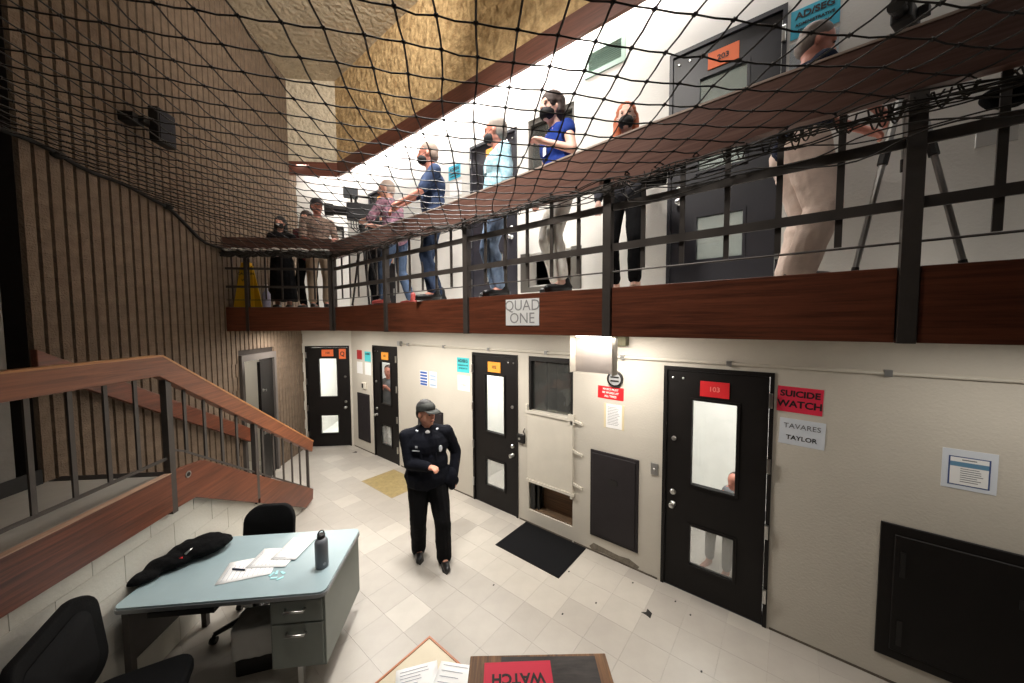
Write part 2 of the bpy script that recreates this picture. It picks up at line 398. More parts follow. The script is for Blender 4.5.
for i, (a, b, z) in enumerate(blocks):
    if i < 300:
        k = round(b-a, 2)
        if k not in bmesh_cache: bmesh_cache[k] = block_mb(b-a).mesh('fluted_block', BLOCK)
        o = bpy.data.objects.new('fluted_block', bmesh_cache[k]); C.objects.link(o); o.parent = wl; o.location = (a, 0, z)
    else: block_mb(b-a, a, z, mb=restb)
restb.build('fluted_block_field', BLOCK, wl, kind='stuff')

# upper walkway slab
fu = empty_struct('floor_upper')
MB().prism([(2.44, -4), (3.55, -4), (3.55, 7.24), (2.87, 7.91), (1.36, 6.40), (2.44, 5.32)], 2.52, 2.85).build('walkway_slab', PAINTU, fu)

# cove beam (wood valance hiding the light tubes)
tr = empty_struct('trim_1')
MB().prism([(3.30, -4), (3.34, -4), (3.34, 7.10), (3.30, 7.08)], 5.50, 5.76).build('cove_board', WCOVE, tr)
MB().box(7.34, 7.38, 2.66, 3.57, 5.50, 5.76).build('cove_board', WCOVE, tr, rotz=ROTP)
MB().prism([(3.34, -4), (3.56, -4), (3.56, 7.22), (3.34, 7.06)], 5.74, 5.765).build('cove_top', PAINTU, tr)

# cells behind the doors
def cell(name, loc, rot, x0, x1, z0, depth, power, colmat, wlab=None, dim=1.0, lampx=0):
    e = empty_struct(name, loc, rot)
    mb = MB(); y0 = .181; t = .05; h = 2.5
    mb.box(x0-t, x0, y0, depth, z0, z0+h).box(x1, x1+t, y0, depth, z0, z0+h).box(x0-t, x1+t, depth, depth+t, z0, z0+h).box(x0-t, x1+t, y0, depth, z0+h, z0+h+t).box(x0-t, x1+t, y0, depth+t, z0-.03, z0)
    mb.build('cell_shell', colmat, e)
    if power:
        Mw = Matrix.Translation(loc) @ Matrix.Rotation(rot, 4, 'Z')
        a = Mw @ Vector(((x0+x1)/2+lampx, .7, z0+2.42)); bq = Mw @ Vector(((x0+x1)/2+lampx, .9, z0))
        area(name+'_lamp', a, bq, .6, .5, power, COOL)
    return e
CELLW = mat('cell_white_paint', rgb(225, 224, 220), .6, var=.08, vscale=2)
CELLD = mat('dark_brown_cell', rgb(92, 72, 52), .7, var=.3, vscale=5)
cell('wall_cell', RW(.54, 0), RR, -.85, .85, 0, 2.0, 40, CELLW)
cell('wall_cell', RW(3.2, 0), RR, -.75, .5, 0, 2.0, 40, CELLW)
cell('wall_cell', RW(5.96, 0), RR, -1.25, .8, 0, 2.0, 22, CELLW)
cell('wall_cell', FW(-3.08, 0), RF, -.6, .42, 0, 2.0, 45, CELLW)
cell('wall_cell', RW(2.29, 0), RR, -.36, .36, 0, .75, 1.2, CELLD)
cell('wall_cell', RW(.54, UP), RR, -.85, .85, 0, 2.0, 20, CELLW)
cell('wall_cell', RW(3.2, UP), RR, -.75, .5, 0, 2.0, 3, CELLW)
cell('wall_cell', RW(5.96, UP), RR, -.7, .8, 0, 2.0, 3, CELLW)
cell('wall_cell', RW(2.29, UP), RR, -.36, .36, 0, .75, 0, CELLD)
# room behind the doorway in the block wall
e = empty_struct('wall_side_room', BW(0, 0), RB)
MB().box(5.2, 5.25, .24, 2.4, 0, 2.5).box(6.95, 7.0, .24, 2.4, 0, 2.5).box(5.2, 7.0, 2.4, 2.45, 0, 2.5).box(5.2, 7.0, .24, 2.4, 2.5, 2.55).box(5.2, 7.0, .03, 2.4, -.05, -.001).build('room_shell', PAINT, e)
area('side_room_lamp', P(6.0, 4.6, 2.4), P(6.1, 4.6, 0), .6, .6, 14, NEUT)

# ------------------------------------------------------------------ doors
def door(name, loc, rot, w, h, num, numcol, hinge, paint, glassm, label_part=None, extra=None, numink=INK):
    d = empty_struct(name, loc, rot); hw = w/2
    fr = MB().box(-hw, -hw+.03, -.012, .10, 0, h).box(hw-.03, hw, -.012, .10, 0, h).box(-hw+.03, hw-.03, -.012, .10, h-.035, h)
    fr.build('door_frame', paint, d)
    pu = (-.175, .175, 1.07, 1.87); pl = (-.175, .175, .285, .665)
    lf = holes(MB(), -hw+.034, hw-.034, .008, h-.04, .008, .05, [pu, pl]).build('door_leaf', paint, d)
    for (a, b, c, e_) in (pu, pl):
        t = .022
        MB().box(a-t, a, -.004, .02, c-t, e_+t).box(b, b+t, -.004, .02, c-t, e_+t).box(a, b, -.004, .02, c-t, c).box(a, b, -.004, .02, e_, e_+t).build('glazing_stop', paint, d)
        MB().box(a, b, .022, .028, c, e_).build('pane', glassm if c > 1 or numcol is ORNR else glass('dimmed_pane_glass', (.80, .79, .77, 1), .10, .22), d)  # lower panes: reflections and the darker cell bottom are put into tint and haze
    hx = hinge*(hw-.020)
    for z in (.28, .84, 1.40, 1.95):
        if z < h-.1: MB().box(hx-.013, hx+.013, -.034, -.012, z-.06, z+.06).build('hinge', CHROME, d, bevel=.003)
    kx = -hinge*(hw-.10)
    def lockround(z, r, k=.0): 
        MB().lathe([(r, 0), (r, -.014), (r*.75, -.02), (r*.3, -.021)], 16, (kx, .008, z), 'y').build('lock', CHROME, d, smooth=False)
    lockround(1.48, .022)
    lockround(.95, .027)
    MB().lathe([(.028, 0), (.028, -.008), (.012, -.012), (.012, -.035), (.026, -.042), (.028, -.055), (.018, -.066)], 16, (kx, .008, .83), 'y').build('knob', CHROME, d, smooth=True)
    for k in (.02, .11):
        MB().lathe([(.010, 0), (.010, -.008), (.004, -.010)], 8, (kx-hinge*.03*-1*0+(-hinge)*(.04-k), .008, h-.11), 'y').build('screw', CHROME, d)
    s = MB().box(-.115, .115, -.001, .0075, 1.92, 2.06).build('number_card', numcol, d)
    txt(num, .06, numink, s, (0, -.002, 1.99), bold=.0012)
    if extra: extra(d)
    return d
door('door_1', RW(.54, 0), RR, .86, 2.18, '103', REDC, 1, BLACK, GLASS, numink=mat('pale_red_ink', rgb(240, 130, 120), .6))
door('door_2', RW(3.2, 0), RR, .84, 2.18, '102', ORNG, -1, BLACK, GLASS)
door('door_3', RW(5.96, 0), RR, .84, 2.18, '101', ORNG, 1, BLACK, GLASS)
def qcard(d):
    s = MB().box(.23, .365, -.002, .0075, 1.86, 2.07).build('letter_card', ORNR, d)
    txt('Q', .13, INK, s, (.298, -.004, 1.965), bold=.0035, sx=.85)
door('door_4', FW(-3.09, 0), RF, .88, 2.14, '100', ORNR, -1, BLACK, GLASS, extra=qcard)
door('door_5', RW(.54, UP), RR, .86, 2.18, '203', ORNR, 1, BLACKU, GLASSD)
door('door_6', RW(3.2, UP), RR, .84, 2.18, '202', ORNG, -1, BLACKU, GLASSD)
door('door_7', RW(5.96, UP), RR, .84, 2.18, '201', ORNG, 1, BLACKU, GLASSD)
# doorway in the block wall with an open dark door
d = empty_struct('door_8', BW(6.12, 0), RB)
MB().box(-.46, -.40, -.035, .22, 0, 2.12).box(.40, .46, -.035, .22, 0, 2.12).box(-.40, .40, -.035, .22, 2.02, 2.12).build('door_frame', mat('grey_frame_paint', rgb(96, 90, 86), .5), d)
lf = MB().box(0, .78, -.04, 0, .01, 2.01).build('door_leaf', BLACK, d, loc=(.395, .0, 0)); lf.rotation_euler = (0, 0, radians(197))
for z in (1.55, .98, .86): 
    k = MB().lathe([(.026, 0), (.026, .012), (.012, .02), (.02, .05)], 12, (.68, 0, z), 'y').build('lock', CHROME, lf)

# upper / lower windows with sills and openings (right wall)
GREYF = mat('grey_frame', rgb(84, 80, 74), .5)
for n_, z in ((1, 0), (2, UP)):
    wv = empty_struct('window_%d' % n_, RW(2.29, z), RR)
    MB().box(-.32, -.29, .01, .09, 1.49, 2.18).box(.29, .32, .01, .09, 1.49, 2.18).box(-.29, .29, .01, .09, 2.12, 2.18).build('window_frame', STEELD if z == 0 else GREYF, wv)
    MB().box(-.30, -.12, .10, .14, 1.49, 2.12).build('inner_jamb', STEELD, wv)
    MB().box(-.29, .29, .055, .061, 1.49, 2.12).build('pane', glass('dark_window_glass', (.6, .6, .56, 1), .07, .06), wv)
    if z == 0: MB().box(-.345, .30, -.035, .0, 1.455, 1.49).box(.27, .345, -.03, .0, 1.41, 1.53).box(-.35, -.32, -.03, 0, 1.47, 1.56).build('window_sill', WHITE, wv)
    if z == 0: MB().box(.05, .13, .12, .2, 1.98, 2.1).build('wall_box', STEELD, wv)
    else: MB().box(-.42, -.30, -.03, 0, .10, .58).box(.30, .42, -.03, 0, .10, .58).box(-.30, .30, -.03, 0, .10, .16).build('hatch_frame', GREYF, wv)
ap = thing('hatch_cover', 'large cream metal access panel between the dark lower window and the open floor-level hole', 'panel', RW(2.29, .60), RR)
MB().cbox(-.33, .30, -.018, 0, 0, .85, .004).build('panel_face', WHITE, ap)
MB().box(-.34, .35, -.034, -.0, -.035, -.002).build('bottom_trim', WHITE, ap)
MB().box(.302, .33, -.03, 0, -.07, .86).build('side_trim', WHITE, ap)
for z in (.50, .12): pass
for k, z in enumerate((.86, .50, .11)):
    b = thing('angled_bracket', ['topmost', 'middle', 'lowest'][k]+' slanted white wooden slat fixed beside the cream access panel', 'bracket', RW(1.97, z+.62), RR)
    MB().prism([(.0, 0), (.13, -.03), (.13, -.058), (.0, -.03)], -.02, .0, 'y').build('slat', WHITE, b)
# broken floor-level hole: debris inside
dbs = thing('wall_opening_debris', 'brown wooden rubble and chipped edge inside the open hole near the black mat', 'debris', RW(2.29, .18), RR)
MB().box(-.315, .315, .02, .17, -.005, .012).build('inner_ledge', CELLD, dbs)
MB().box(-.30, -.24, .02, .12, .012, .39).box(-.22, -.19, .05, .12, .012, .39).build('inner_studs', STEELD, dbs)
MB().box(-.18, .315, .14, .165, .012, .38).build('back_board', wood('brown_board', rgb(70, 48, 30), rgb(120, 88, 58), 'x', .7), dbs)

# ------------------------------------------------------------------ hatches on the right wall
def hatch(name, label, yc, z, w, h, paint, flange=.03, slot=True):
    t = thing(name, label, 'hatch', RW(yc, z), RR)
    MB().cbox(-w/2, w/2, -.012, 0, 0, h, .004).build('flange', paint, t)
    MB().cbox(-w/2+flange, w/2-flange, -.022, -.012, flange, h-flange, .004).build('hatch_door', paint, t)
    if slot: MB().box(-w*.09, w*.09, -.027, -.022, h*.66, h*.72).build('latch_plate', STEELD, t)
    return t
h1 = hatch('access_hatch', 'dark grey painted steel hatch between the floor hole and the red-numbered cell door', 1.47, .19, .54, .99, BLACKH)
h2 = hatch('access_hatch', 'wide black steel hatch low at the right edge of the photo, under the framed chart', -1.25, .19, 1.45, .98, BLACK, .07)
MB().box(-.625, -.60, -.03, -.022, .12, .30).build('hinge', STEELD, h2); MB().box(-.625, -.60, -.03, -.022, .62, .80).build('hinge', STEELD, h2)
h3 = hatch('access_hatch', 'dark steel hatch directly behind the guard in the black cap', 4.62, .2, .66, .98, BLACKH)
h4 = hatch('access_hatch', 'narrow dark hatch in the far corner between the two farthest cell doors', 6.78, .2, .48, .98, BLACKH)
# chipped plaster patch at wall foot
cp = MB(); 
pts = [(-.33, .045), (-.28, .10), (-.12, .085), (.02, .075), (.13, .09), (.24, .05), (.22, .02), (.05, .02), (-.15, .03), (-.3, .02)]
cp.prism(pts, -.004, .002, 'y').build('plaster_chip', mat('exposed_grey_render', rgb(120, 112, 100), .9, var=.35, vscale=20, bump=.8, bscale=60), None, RW(1.42, 0), RR)
tag(bpy.data.objects['plaster_chip'], 'ragged grey patch of chipped plaster at the wall foot under the grey hatch', 'damage')

# ------------------------------------------------------------------ signs on walls
def sign(name, label, loc, rot, w, h, mt, lines=(), cat='sign', tilt=0.0, group=None, th=.003):
    t = thing(name, label, cat, loc, rot, group); t.rotation_euler = (0, tilt, rot) if not tilt else Matrix.Rotation(rot, 3, 'Z').to_4x4().to_euler()
    if tilt: t.rotation_euler = (Matrix.Rotation(rot, 3, 'Z') @ Matrix.Rotation(tilt, 3, 'Y')).to_euler()
    MB().box(-w/2, w/2, -th, 0, -h/2, h/2).build('card', mt, t)
    for (s, size, z, ink, b) in lines: txt(s, size, ink, t, (0, -th-.0007, z), bold=b)
    return t
sign('warning_sign', 'bright red sign reading SUICIDE WATCH beside the nearest cell door', RW(-.05, 1.975), RR, .28, .205, PINK, [('SUICIDE', .068, .045, INK, .0022), ('WATCH', .074, -.038, INK, .0022)], tilt=radians(1.5))
t = sign('name_sheet', 'white plastic-sleeved sheet with two printed surnames under the red watch sign', RW(-.07, 1.715), RR, .28, .21, PAPER2, [('TAVARES', .056, .045, INKG, 0), ('TAYLOR', .05, -.048, INK, .0008)], tilt=radians(1.5))
t = sign('notice_chart', 'white notice with a blue-bordered chart above the wide black hatch', RW(-.90, 1.635), RR, .225, .26, PAPER2, [], tilt=radians(0))
mb = MB(); mb.box(-.085, .085, -.0042, -.003, -.105, .085); mb.build('chart_border', mat('dark_blue_print', rgb(54, 76, 128), .6), t)
MB().box(-.078, .078, -.005, -.0042, -.098, .079).build('chart_field', PAPER, t)
MB().box(-.078, .078, -.0056, -.005, .02, .05).build('chart_band', mat('steel_blue_print', rgb(96, 140, 170), .6), t)
for k in range(7): MB().box(-.035, .03+.035*random.random(), -.0055, -.005, .005-k*.014, .009-k*.014).build('print_line', INKG, t)
MB().box(-.03, .03, -.0055, -.005, .062, .068).build('print_line', INKG, t)
sign('rule_sign', 'small red wall sign with three rows of white capitals under the round grille', RW(1.515, 1.84), RR, .29, .135, REDC, [('MASKS MUST', .030, .038, INKW, .0008), ('BE WORN AT', .030, 0, INKW, .0008), ('ALL TIMES', .030, -.038, INKW, .0008)], tilt=radians(1))
t = sign('notice_sheet', 'white typed notice with yellowed tape edges under the small red wall sign', RW(1.475, 1.59), RR, .20, .26, PAPER, [])
for sx in (-1, 1): MB().box(sx*.10-.012, sx*.10+.012, -.0036, -.0001, -.135, .135).build('tape_strip', mat('yellowed_tape', rgb(222, 208, 170), .5), t)
for k in range(12): MB().box(-.07, .02+.05*random.random(), -.0036, -.003, .095-k*.017, .0985-k*.017).build('print_line', INKG, t)
sg = thing('wall_speaker', 'round grey wall grille with a black rim above the small red sign', 'speaker', RW(1.46, 2.0), RR)
MB().lathe([(.085, 0), (.085, -.03), (.068, -.034), (.066, -.02)], 28, (0, 0, 0), 'y').build('rim', STEELD, sg, smooth=False)
MB().lathe([(.066, -.01), (.066, -.024), (.02, -.027)], 28, (0, 0, 0), 'y').build('grille', mat('grey_plastic', rgb(150, 152, 152), .5), sg)
for z in (.02, -.02): MB().box(-.045, .045, -.032, -.026, z-.008, z+.008).build('slot', STEELD, sg)
MB().box(-.035, .035, -.010, 0, 0, .12).build('switch_plate', ALU, None, RW(1.045, 1.07), RR, bevel=.003)
sw = bpy.data.objects['switch_plate']; tag(sw, 'small steel light switch plate left of the nearest cell door', 'switch')
MB().lathe([(.012, 0), (.012, -.006), (.006, -.02)], 10, (0, -.009, .06), 'y').build('switch_button', CHROME, sw)
lb = thing('lock_box', 'small black metal lock box on the wall right of the orange-numbered middle door', 'box', RW(2.72, 1.04), RR)
MB().cbox(-.055, .055, -.035, 0, 0, .11, .004).build('case', STEELD, lb); MB().lathe([(.016, 0), (.016, -.008)], 12, (-.015, -.034, .055), 'y').build('keyhole', CHROME, lb)
MB().tube([(.062, -.02, .12), (.048, -.03, .16), (.062, -.02, .20)], .007).build('pull_ring', STEEL, lb)
sign('segregation_sign', 'teal AD/SEG card left of the orange-numbered middle door, lower tier', RW(3.82, 1.975), RR, .26, .22, TEAL, [('AD/SEG', .062, .06, INK, .002), ('ADMINISTRATIVE', .028, -.005, INK, .0006), ('SEGREGATION', .028, -.05, INK, .0006)])
sign('name_sheet', 'white name sheet in a plastic sleeve under the lower teal card beside the middle door', RW(3.81, 1.705), RR, .26, .23, PAPER, [('TORRES', .03, -.03, INKG, 0)])
t = sign('rules_poster', 'blue printed rules sheet on the wall above the guard', RW(4.775, 1.685), RR, .20, .25, PAPER, [])
for z in (.095, .045, -.005, -.055, -.10): MB().box(-.09, .09, -.0045, -.003, z-.017, z+.017).build('blue_block', BLUEC, t)
t = sign('rules_poster', 'pale printed sheet immediately right of the blue rules sheet', RW(4.53, 1.685), RR, .18, .26, PAPER2, [])
for z in (.06, .0, -.09): MB().box(-.07, .07, -.0045, -.003, z-.012, z+.012).build('print_block', mat('pale_blue_print', rgb(160, 180, 205), .6), t)
sign('warning_sign', 'dark red card in the far corner between the two farthest cell doors', RW(6.90, 1.965), RR, .20, .19, REDD, [])
sign('name_sheet', 'white name sheet under the dark red card in the far corner', RW(6.90, 1.70), RR, .22, .24, PAPER, [])
sign('segregation_sign', 'teal AD/SEG card in the far corner beside the second-farthest door', RW(6.575, 1.945), RR, .23, .2, TEAL, [('AD/SEG', .05, .05, INK, .002)])
sign('name_sheet', 'white name sheet under the far corner teal card', RW(6.575, 1.70), RR, .23, .25, PAPER, [])
it = thing('intercom', 'white intercom box with a black front above the narrow corner hatch', 'intercom', RW(6.72, 1.28), RR)
MB().cbox(-.08, .08, -.03, 0, 0, .13, .004).build('case', WHITE, it); MB().box(-.065, -.005, -.034, -.03, .02, .11).build('black_front', STEELD, it)
# upstairs
sign('segregation_sign', 'teal AD/SEG ADMINISTRATIVE SEGREGATION card right of upstairs door 203', RW(-.05, 4.87), RR, .28, .21, TEALU, [('AD/SEG', .066, .055, INK, .0022), ('ADMINISTRATIVE', .029, -.01, INK, .0008), ('SEGREGATION', .029, -.055, INK, .0008)], tilt=radians(0))
t = sign('name_sheet', 'sheet in a shiny plastic sleeve under the upstairs teal card, behind the bending man', RW(-.05, 4.60), RR, .28, .26, PAPER2, [('DURAN', .05, -.06, INKG, 0)])
MB().box(-.14, .14, -.008, -.0045, -.13, .13).build('plastic_sleeve', SLEEVE, t)
sign('segregation_sign', 'upstairs teal card on the wall between the two men in blue shirts', RW(3.95, 4.82), RR, .26, .2, TEALU, [('AD/SEG', .06, .04, INK, .0022), ('ADMINISTRATIVE', .028, -.02, INK, .0008), ('SEGREGATION', .028, -.06, INK, .0008)])
sign('name_sheet', 'white sheet under the upstairs teal card between the two men in blue', RW(3.93, 4.57), RR, .26, .2, PAPER, [])
v = thing('air_vent', 'pale green louvred air vent high on the upstairs wall left of door 203', 'vent', RW(1.615, 5.22), RR)
GREENV = mat('pale_green_metal', rgb(140, 164, 150), .5)
MB().box(-.225, -.18, -.012, 0, 0, .285).box(.18, .225, -.012, 0, 0, .285).box(-.18, .18, -.012, 0, 0, .05).box(-.18, .18, -.012, 0, .235, .285).build('vent_frame', GREENV, v)
MB().box(-.18, .18, -.001, .0, .05, .235).build('vent_back', STEELD, v)
for k in range(9): MB().bar((-.18, -.006, .06+k*.02), (.18, -.006, .06+k*.02), .012, .003, (0, 1, 1)).build('louvre', GREENV, v)
pl = thing('wall_plate', 'flat pale access plate low on the upstairs wall at the right edge', 'plate', RW(-.92, 3.67), RR); MB().cbox(-.08, .08, -.008, 0, 0, .12, .003).build('plate', mat('grey_white_plate', rgb(176, 174, 170), .5), pl)
oe = thing('junction_box', 'olive metal junction box under the walkway right of the lamp shield', 'box', RW(1.38, 2.36), RR); MB().box(-.10, .06, -.10, 0, 0, .14).build('case', mat('olive_metal', rgb(92, 88, 58), .5), oe, bevel=.004)

# conduit over the doors
cd = thing('wall_conduit', 'long white-painted pipe conduit running along the wall above the cell doors', 'pipe', RW(2.0, 2.235), RR)
MB().tube([(-3.4, -.018, 0), (5.2, -.018, 0)], .014, 10).build('pipe', WHITE, cd, smooth=True)
for k in range(9): MB().box(-3.2+k*.95, -3.16+k*.95, -.036, 0, -.022, .024).build('pipe_strap', ALU, cd)
MB().box(-3.46, -3.38, -.05, 0, -.03, .05).build('end_box', ALU, cd)

# baseboard bits
bb = empty_struct('baseboard_right', RW(0, 0), RR)
for (a, b) in ((-1.95, -1.0), (-2.76, -1.97), (-5.5, -3.64), (-7.2, -6.4), (-.09, 4.0)):
    MB().box(a, b, -.006, 0, 0, .018).build('base_strip', mat('dirty_base_strip', rgb(96, 88, 78), .8, var=.4, vscale=8), bb)

mt_ = thing('floor_mat', 'rectangular black rubber mat lying on the tiles under the open floor-level hole', 'mat', (3.235, 2.215, 0)); MB().box(-.30, .30, -.43, .43, .001, .009).build('mat_sheet', MATB, mt_)
for k, (x, y, s, rz) in enumerate(((3.07, .94, .05, .3), (3.37, 6.83, .05, 1.2))):
    c = MB().prism([(-s, -s*.4), (s*.2, -s*.7), (s, s*.1), (s*.1, s*.3), (-.2*s, s*1.1), (-s*.5, s*.3)], .001, .004).build('floor_chip', STEELD, None, (x, y, 0), rz)
    tag(c, ['torn black scrap on the pale tiles left of the nearest cell door', 'small dark scrap on the floor at the farthest cell door'][k], 'scrap')
sc = MB()
for k in range(14):
    x = 2.3+random.random()*1.1; y = .3+random.random()*2.2; sc.box(x-.008, x+.008, y-.006, y+.006, .001, .004)
tag(sc.build('floor_specks', STEELD, None), 'tiny dark specks of dirt scattered on the tiles by the right wall', 'dirt', kind='stuff')

# ------------------------------------------------------------------ upper railings
RX = (2.37, 0, 0)
rail = thing('walkway_railing', 'long mahogany-fronted upper railing with dark steel bars and wide handrail', 'railing', RX, RR)
posts = [-5.30, -3.90, -2.48, -1.04, .395, 1.83, 3.26]   # local X = -y
for i in range(len(posts)-1):
    a, b = posts[i], posts[i+1]
    MB().box(a+.035, b-.035, -.01, .069, 2.50, 2.845).build('fascia_board', W1, rail, bevel=.003)
for x in posts: MB().box(x-.030, x+.030, -.03, .03, 2.497, 3.60).build('post', STEEL, rail, bevel=.002)
for i in range(len(posts)-1):
    a, b = posts[i], posts[i+1]
    for z in (3.125, 3.40): MB().box(a+.03, b-.03, -.008, .004, z-.025, z+.025).build('flat_bar', STEEL, rail)
    MB().tube([(a+.03, .0, 2.955), (b-.03, .0, 2.955)], .006, 6).build('thin_rod', STEEL, rail)
    n = 5
    for k in range(n):
        x = a+(b-a)*(k+1)/(n+1); MB().box(x-.014, x+.014, .006, .018, 2.965, 3.60).build('picket', STEEL, rail)
top = lambda x: 3.775 if x < -2.9 else 3.775+.095*(x+2.9)/2.3 if x < -.6 else 3.87+.01*(x+.6)
bot = lambda x: 3.55 if x < -.7 else 3.61
hx = [-5.30, -2.9, -.75, -.1, 1.4, 3.26]
for i in range(5):
    a, b = hx[i], hx[i+1]; ta, tb = (top(min(a, .6)), top(min(b, .6)))
    o = MB().prism([(a, bot(a)), (b, bot(b)), (b, tb), (a, ta)], -.03, .03, 'y').build('handrail', wood('rail_wood_dim', rgb(84, 56, 48), rgb(124, 94, 84), 'x', .3), rail)
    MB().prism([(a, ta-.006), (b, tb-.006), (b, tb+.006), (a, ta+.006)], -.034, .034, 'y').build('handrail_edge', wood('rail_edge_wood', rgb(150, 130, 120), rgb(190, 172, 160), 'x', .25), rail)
q = sign('quad_sign', 'white paper sign reading QUAD ONE taped to the mahogany fascia', (2.358, 1.80, 2.69), RR, .355, .225, PAPER, [('QUAD', .128, .054, INKL, -.0004), ('ONE', .128, -.054, INKL, -.0004)], tilt=radians(0))
rail2 = thing('walkway_railing', 'short far mahogany-fronted railing spanning between the block wall and the long railing', 'railing', tuple(P(5.44, 0)), RF)
MB().box(-3.565, -2.10, -.02, .018, 2.50, 2.845).build('fascia_board', W1, rail2, bevel=.003)
for x in (-3.56+.28, -2.13): MB().box(x-.02, x+.02, -.03, .03, 2.497, 3.60).build('post', STEEL, rail2)
for z in (3.14, 3.40): MB().box(-3.56, -2.13, -.008, .004, z-.016, z+.016).build('flat_bar', STEEL, rail2)
MB().tube([(-3.56, 0, 2.95), (-2.13, 0, 2.95)], .005, 6).build('thin_rod', STEEL, rail2)
for k in range(6): 
    x = -3.48+k*.225; MB().box(x-.010, x+.010, .006, .016, 2.96, 3.60).build('picket', STEEL, rail2)
MB().box(-3.565, -2.09, -.03, .03, 3.58, 3.84).build('handrail', wood('rail_wood_dim', (0, 0, 0, 1), (0, 0, 0, 1)), rail2, bevel=.004)

# lamp shield under the walkway
ls = thing('lamp_shield', 'bright sheet metal lamp shield hanging below the mahogany fascia by the round grille', 'lamp', (2.80, 1.32, 2.16), RR)
MB().box(-.21, .18, 0, .004, 0, .36).build('shield_face', mat('pale_sheet_metal', rgb(206, 196, 190), .5, .3, var=.05, vscale=8), ls); MB().box(.176, .18, -.10, 0, .0, .36).build('side_flange', WHITE, ls); MB().box(-.215, -.21, -.10, .0, .0, .36).build('side_flange', WHITE, ls)
MB().tube([(-.17, -.06, .325), (.15, -.06, .325)], .013, 10).build('tube_lamp', mat('lit_tube', (1, .95, .88, 1), .5, emit=5), ls, smooth=True)

# loudspeaker on the block wall
sp = thing('wall_loudspeaker', 'black loudspeaker box on a bracket high on the tan block wall', 'speaker', BW(4.26, 4.72), RB)
o = MB().box(-.11, .11, -.27, -.17, -.18, .18).build('speaker_box', STEELD, sp, bevel=.012); 
MB().box(-.095, .095, -.278, -.27, -.16, .16).build('grille', mat('speaker_cloth', rgb(40, 42, 50), .9, bump=.5, bscale=300), sp)
MB().box(-.24, -.12, -.14, 0, -.05, .04).box(-.18, .05, -.19, -.13, -.03, .03).build('bracket', STEELD, sp)

# ------------------------------------------------------------------ safety net
def zb(p):
    if p < 3.0: return 4.10
    if p < 4.5: return 4.10-.11*(p-3.0)/1.5
    if p < 5.0: return 3.99-.28*(p-4.5)/.5
    return 3.71-.06*(p-5)/.44
def net_z(p, q):
    q1 = 3.33-p; u = (q+3.56)/(q1+3.56); u = min(max(u, 0), 1)
    e = min(1, max(0, (5.44-p)/1.6)); sag = .10*4*u*(1-u)*e**.5
    zr = 3.60
    return zb(p)*(1-u)**1.3+zr*(1-(1-u)**1.3)-sag
cell_s = .143
def npt(i, j):
    p = -1.3+i*cell_s; q = -3.56+j*cell_s
    n1 = noise.noise((i*.35, j*.35, 1.0)); n2 = noise.noise((i*.35, j*.35, 7.0)); n3 = noise.noise((i*.9, j*.9, 3.0))
    pp = p+.03*n1+.012*n3; qq = q+.03*n2
    z = net_z(pp, qq)+.010*n3
    return pp, qq, z
def nw(a): return Vector(((a[0]+a[1])*S2, (a[0]-a[1])*S2, a[2]))
knots = {}
for i in range(60):
    for j in range(60):
        a = npt(i, j)
        if a[0] > 5.42 or a[1] < -3.58 or (a[0]+a[1])*S2 > 2.35: continue
        knots[(i, j)] = a
net = thing('safety_net', 'black knotted cord safety net stretched over the hall below the upper handrail', 'net', tuple(P(2.5, .5, 3.6)))
nm = MB()
off = -Vector(net.location)
def strand(a, b, r=.0040, wob=.0025):
    A = nw(a)+off; B = nw(b)+off; M_ = (A+B)/2+Vector((random.uniform(-wob, wob), random.uniform(-wob, wob), -abs(random.gauss(0, wob))-.003))
    nm.tube([A, M_, B], r, 4, caps=False)
for (i, j), a in knots.items():
    for di, dj in ((1, 0), (0, 1)):
        b = knots.get((i+di, j+dj))
        if b is None:
            b = npt(i+di, j+dj)
            p, q_, z = b
            if p > 5.42: b = (5.42, q_, 3.62)
            elif (p+q_)*S2 > 2.35:
                t = 2.35/S2; 
                if di: b = (t-q_, q_, 3.59)
                else: b = (p, t-p, 3.59)
            else: continue
        strand(a, b)
nm.build('netting', NET, net, kind='stuff')
kn = MB()
for (i, j), a in knots.items():
    c = nw(a)+off; r = .0118
    kn.add([c+Vector(d)*r for d in ((1, 0, 0), (-1, 0, 0), (0, 1, 0), (0, -1, 0), (0, 0, .9), (0, 0, -.9))], [(0, 2, 4), (2, 1, 4), (1, 3, 4), (3, 0, 4), (2, 0, 5), (1, 2, 5), (3, 1, 5), (0, 3, 5)])
kn.build('knots', NET, net, kind='stuff')
rp = MB(); pts = [P(p, 3.545+.01*sin(p*7), zb(p)-.01-.015*sin(p*9))+off for p in [-1.3+.12*k for k in range(57)]]
rp.tube(pts, .019, 8)
for p in (3.45, 4.52, 2.2): rp.ell(P(p, 3.54, zb(p)-.01)+off, (.05, .05, .035), None, 8, 6)
rp.build('edge_rope', mat('dark_rope', rgb(20, 18, 17), .8), net, smooth=True)
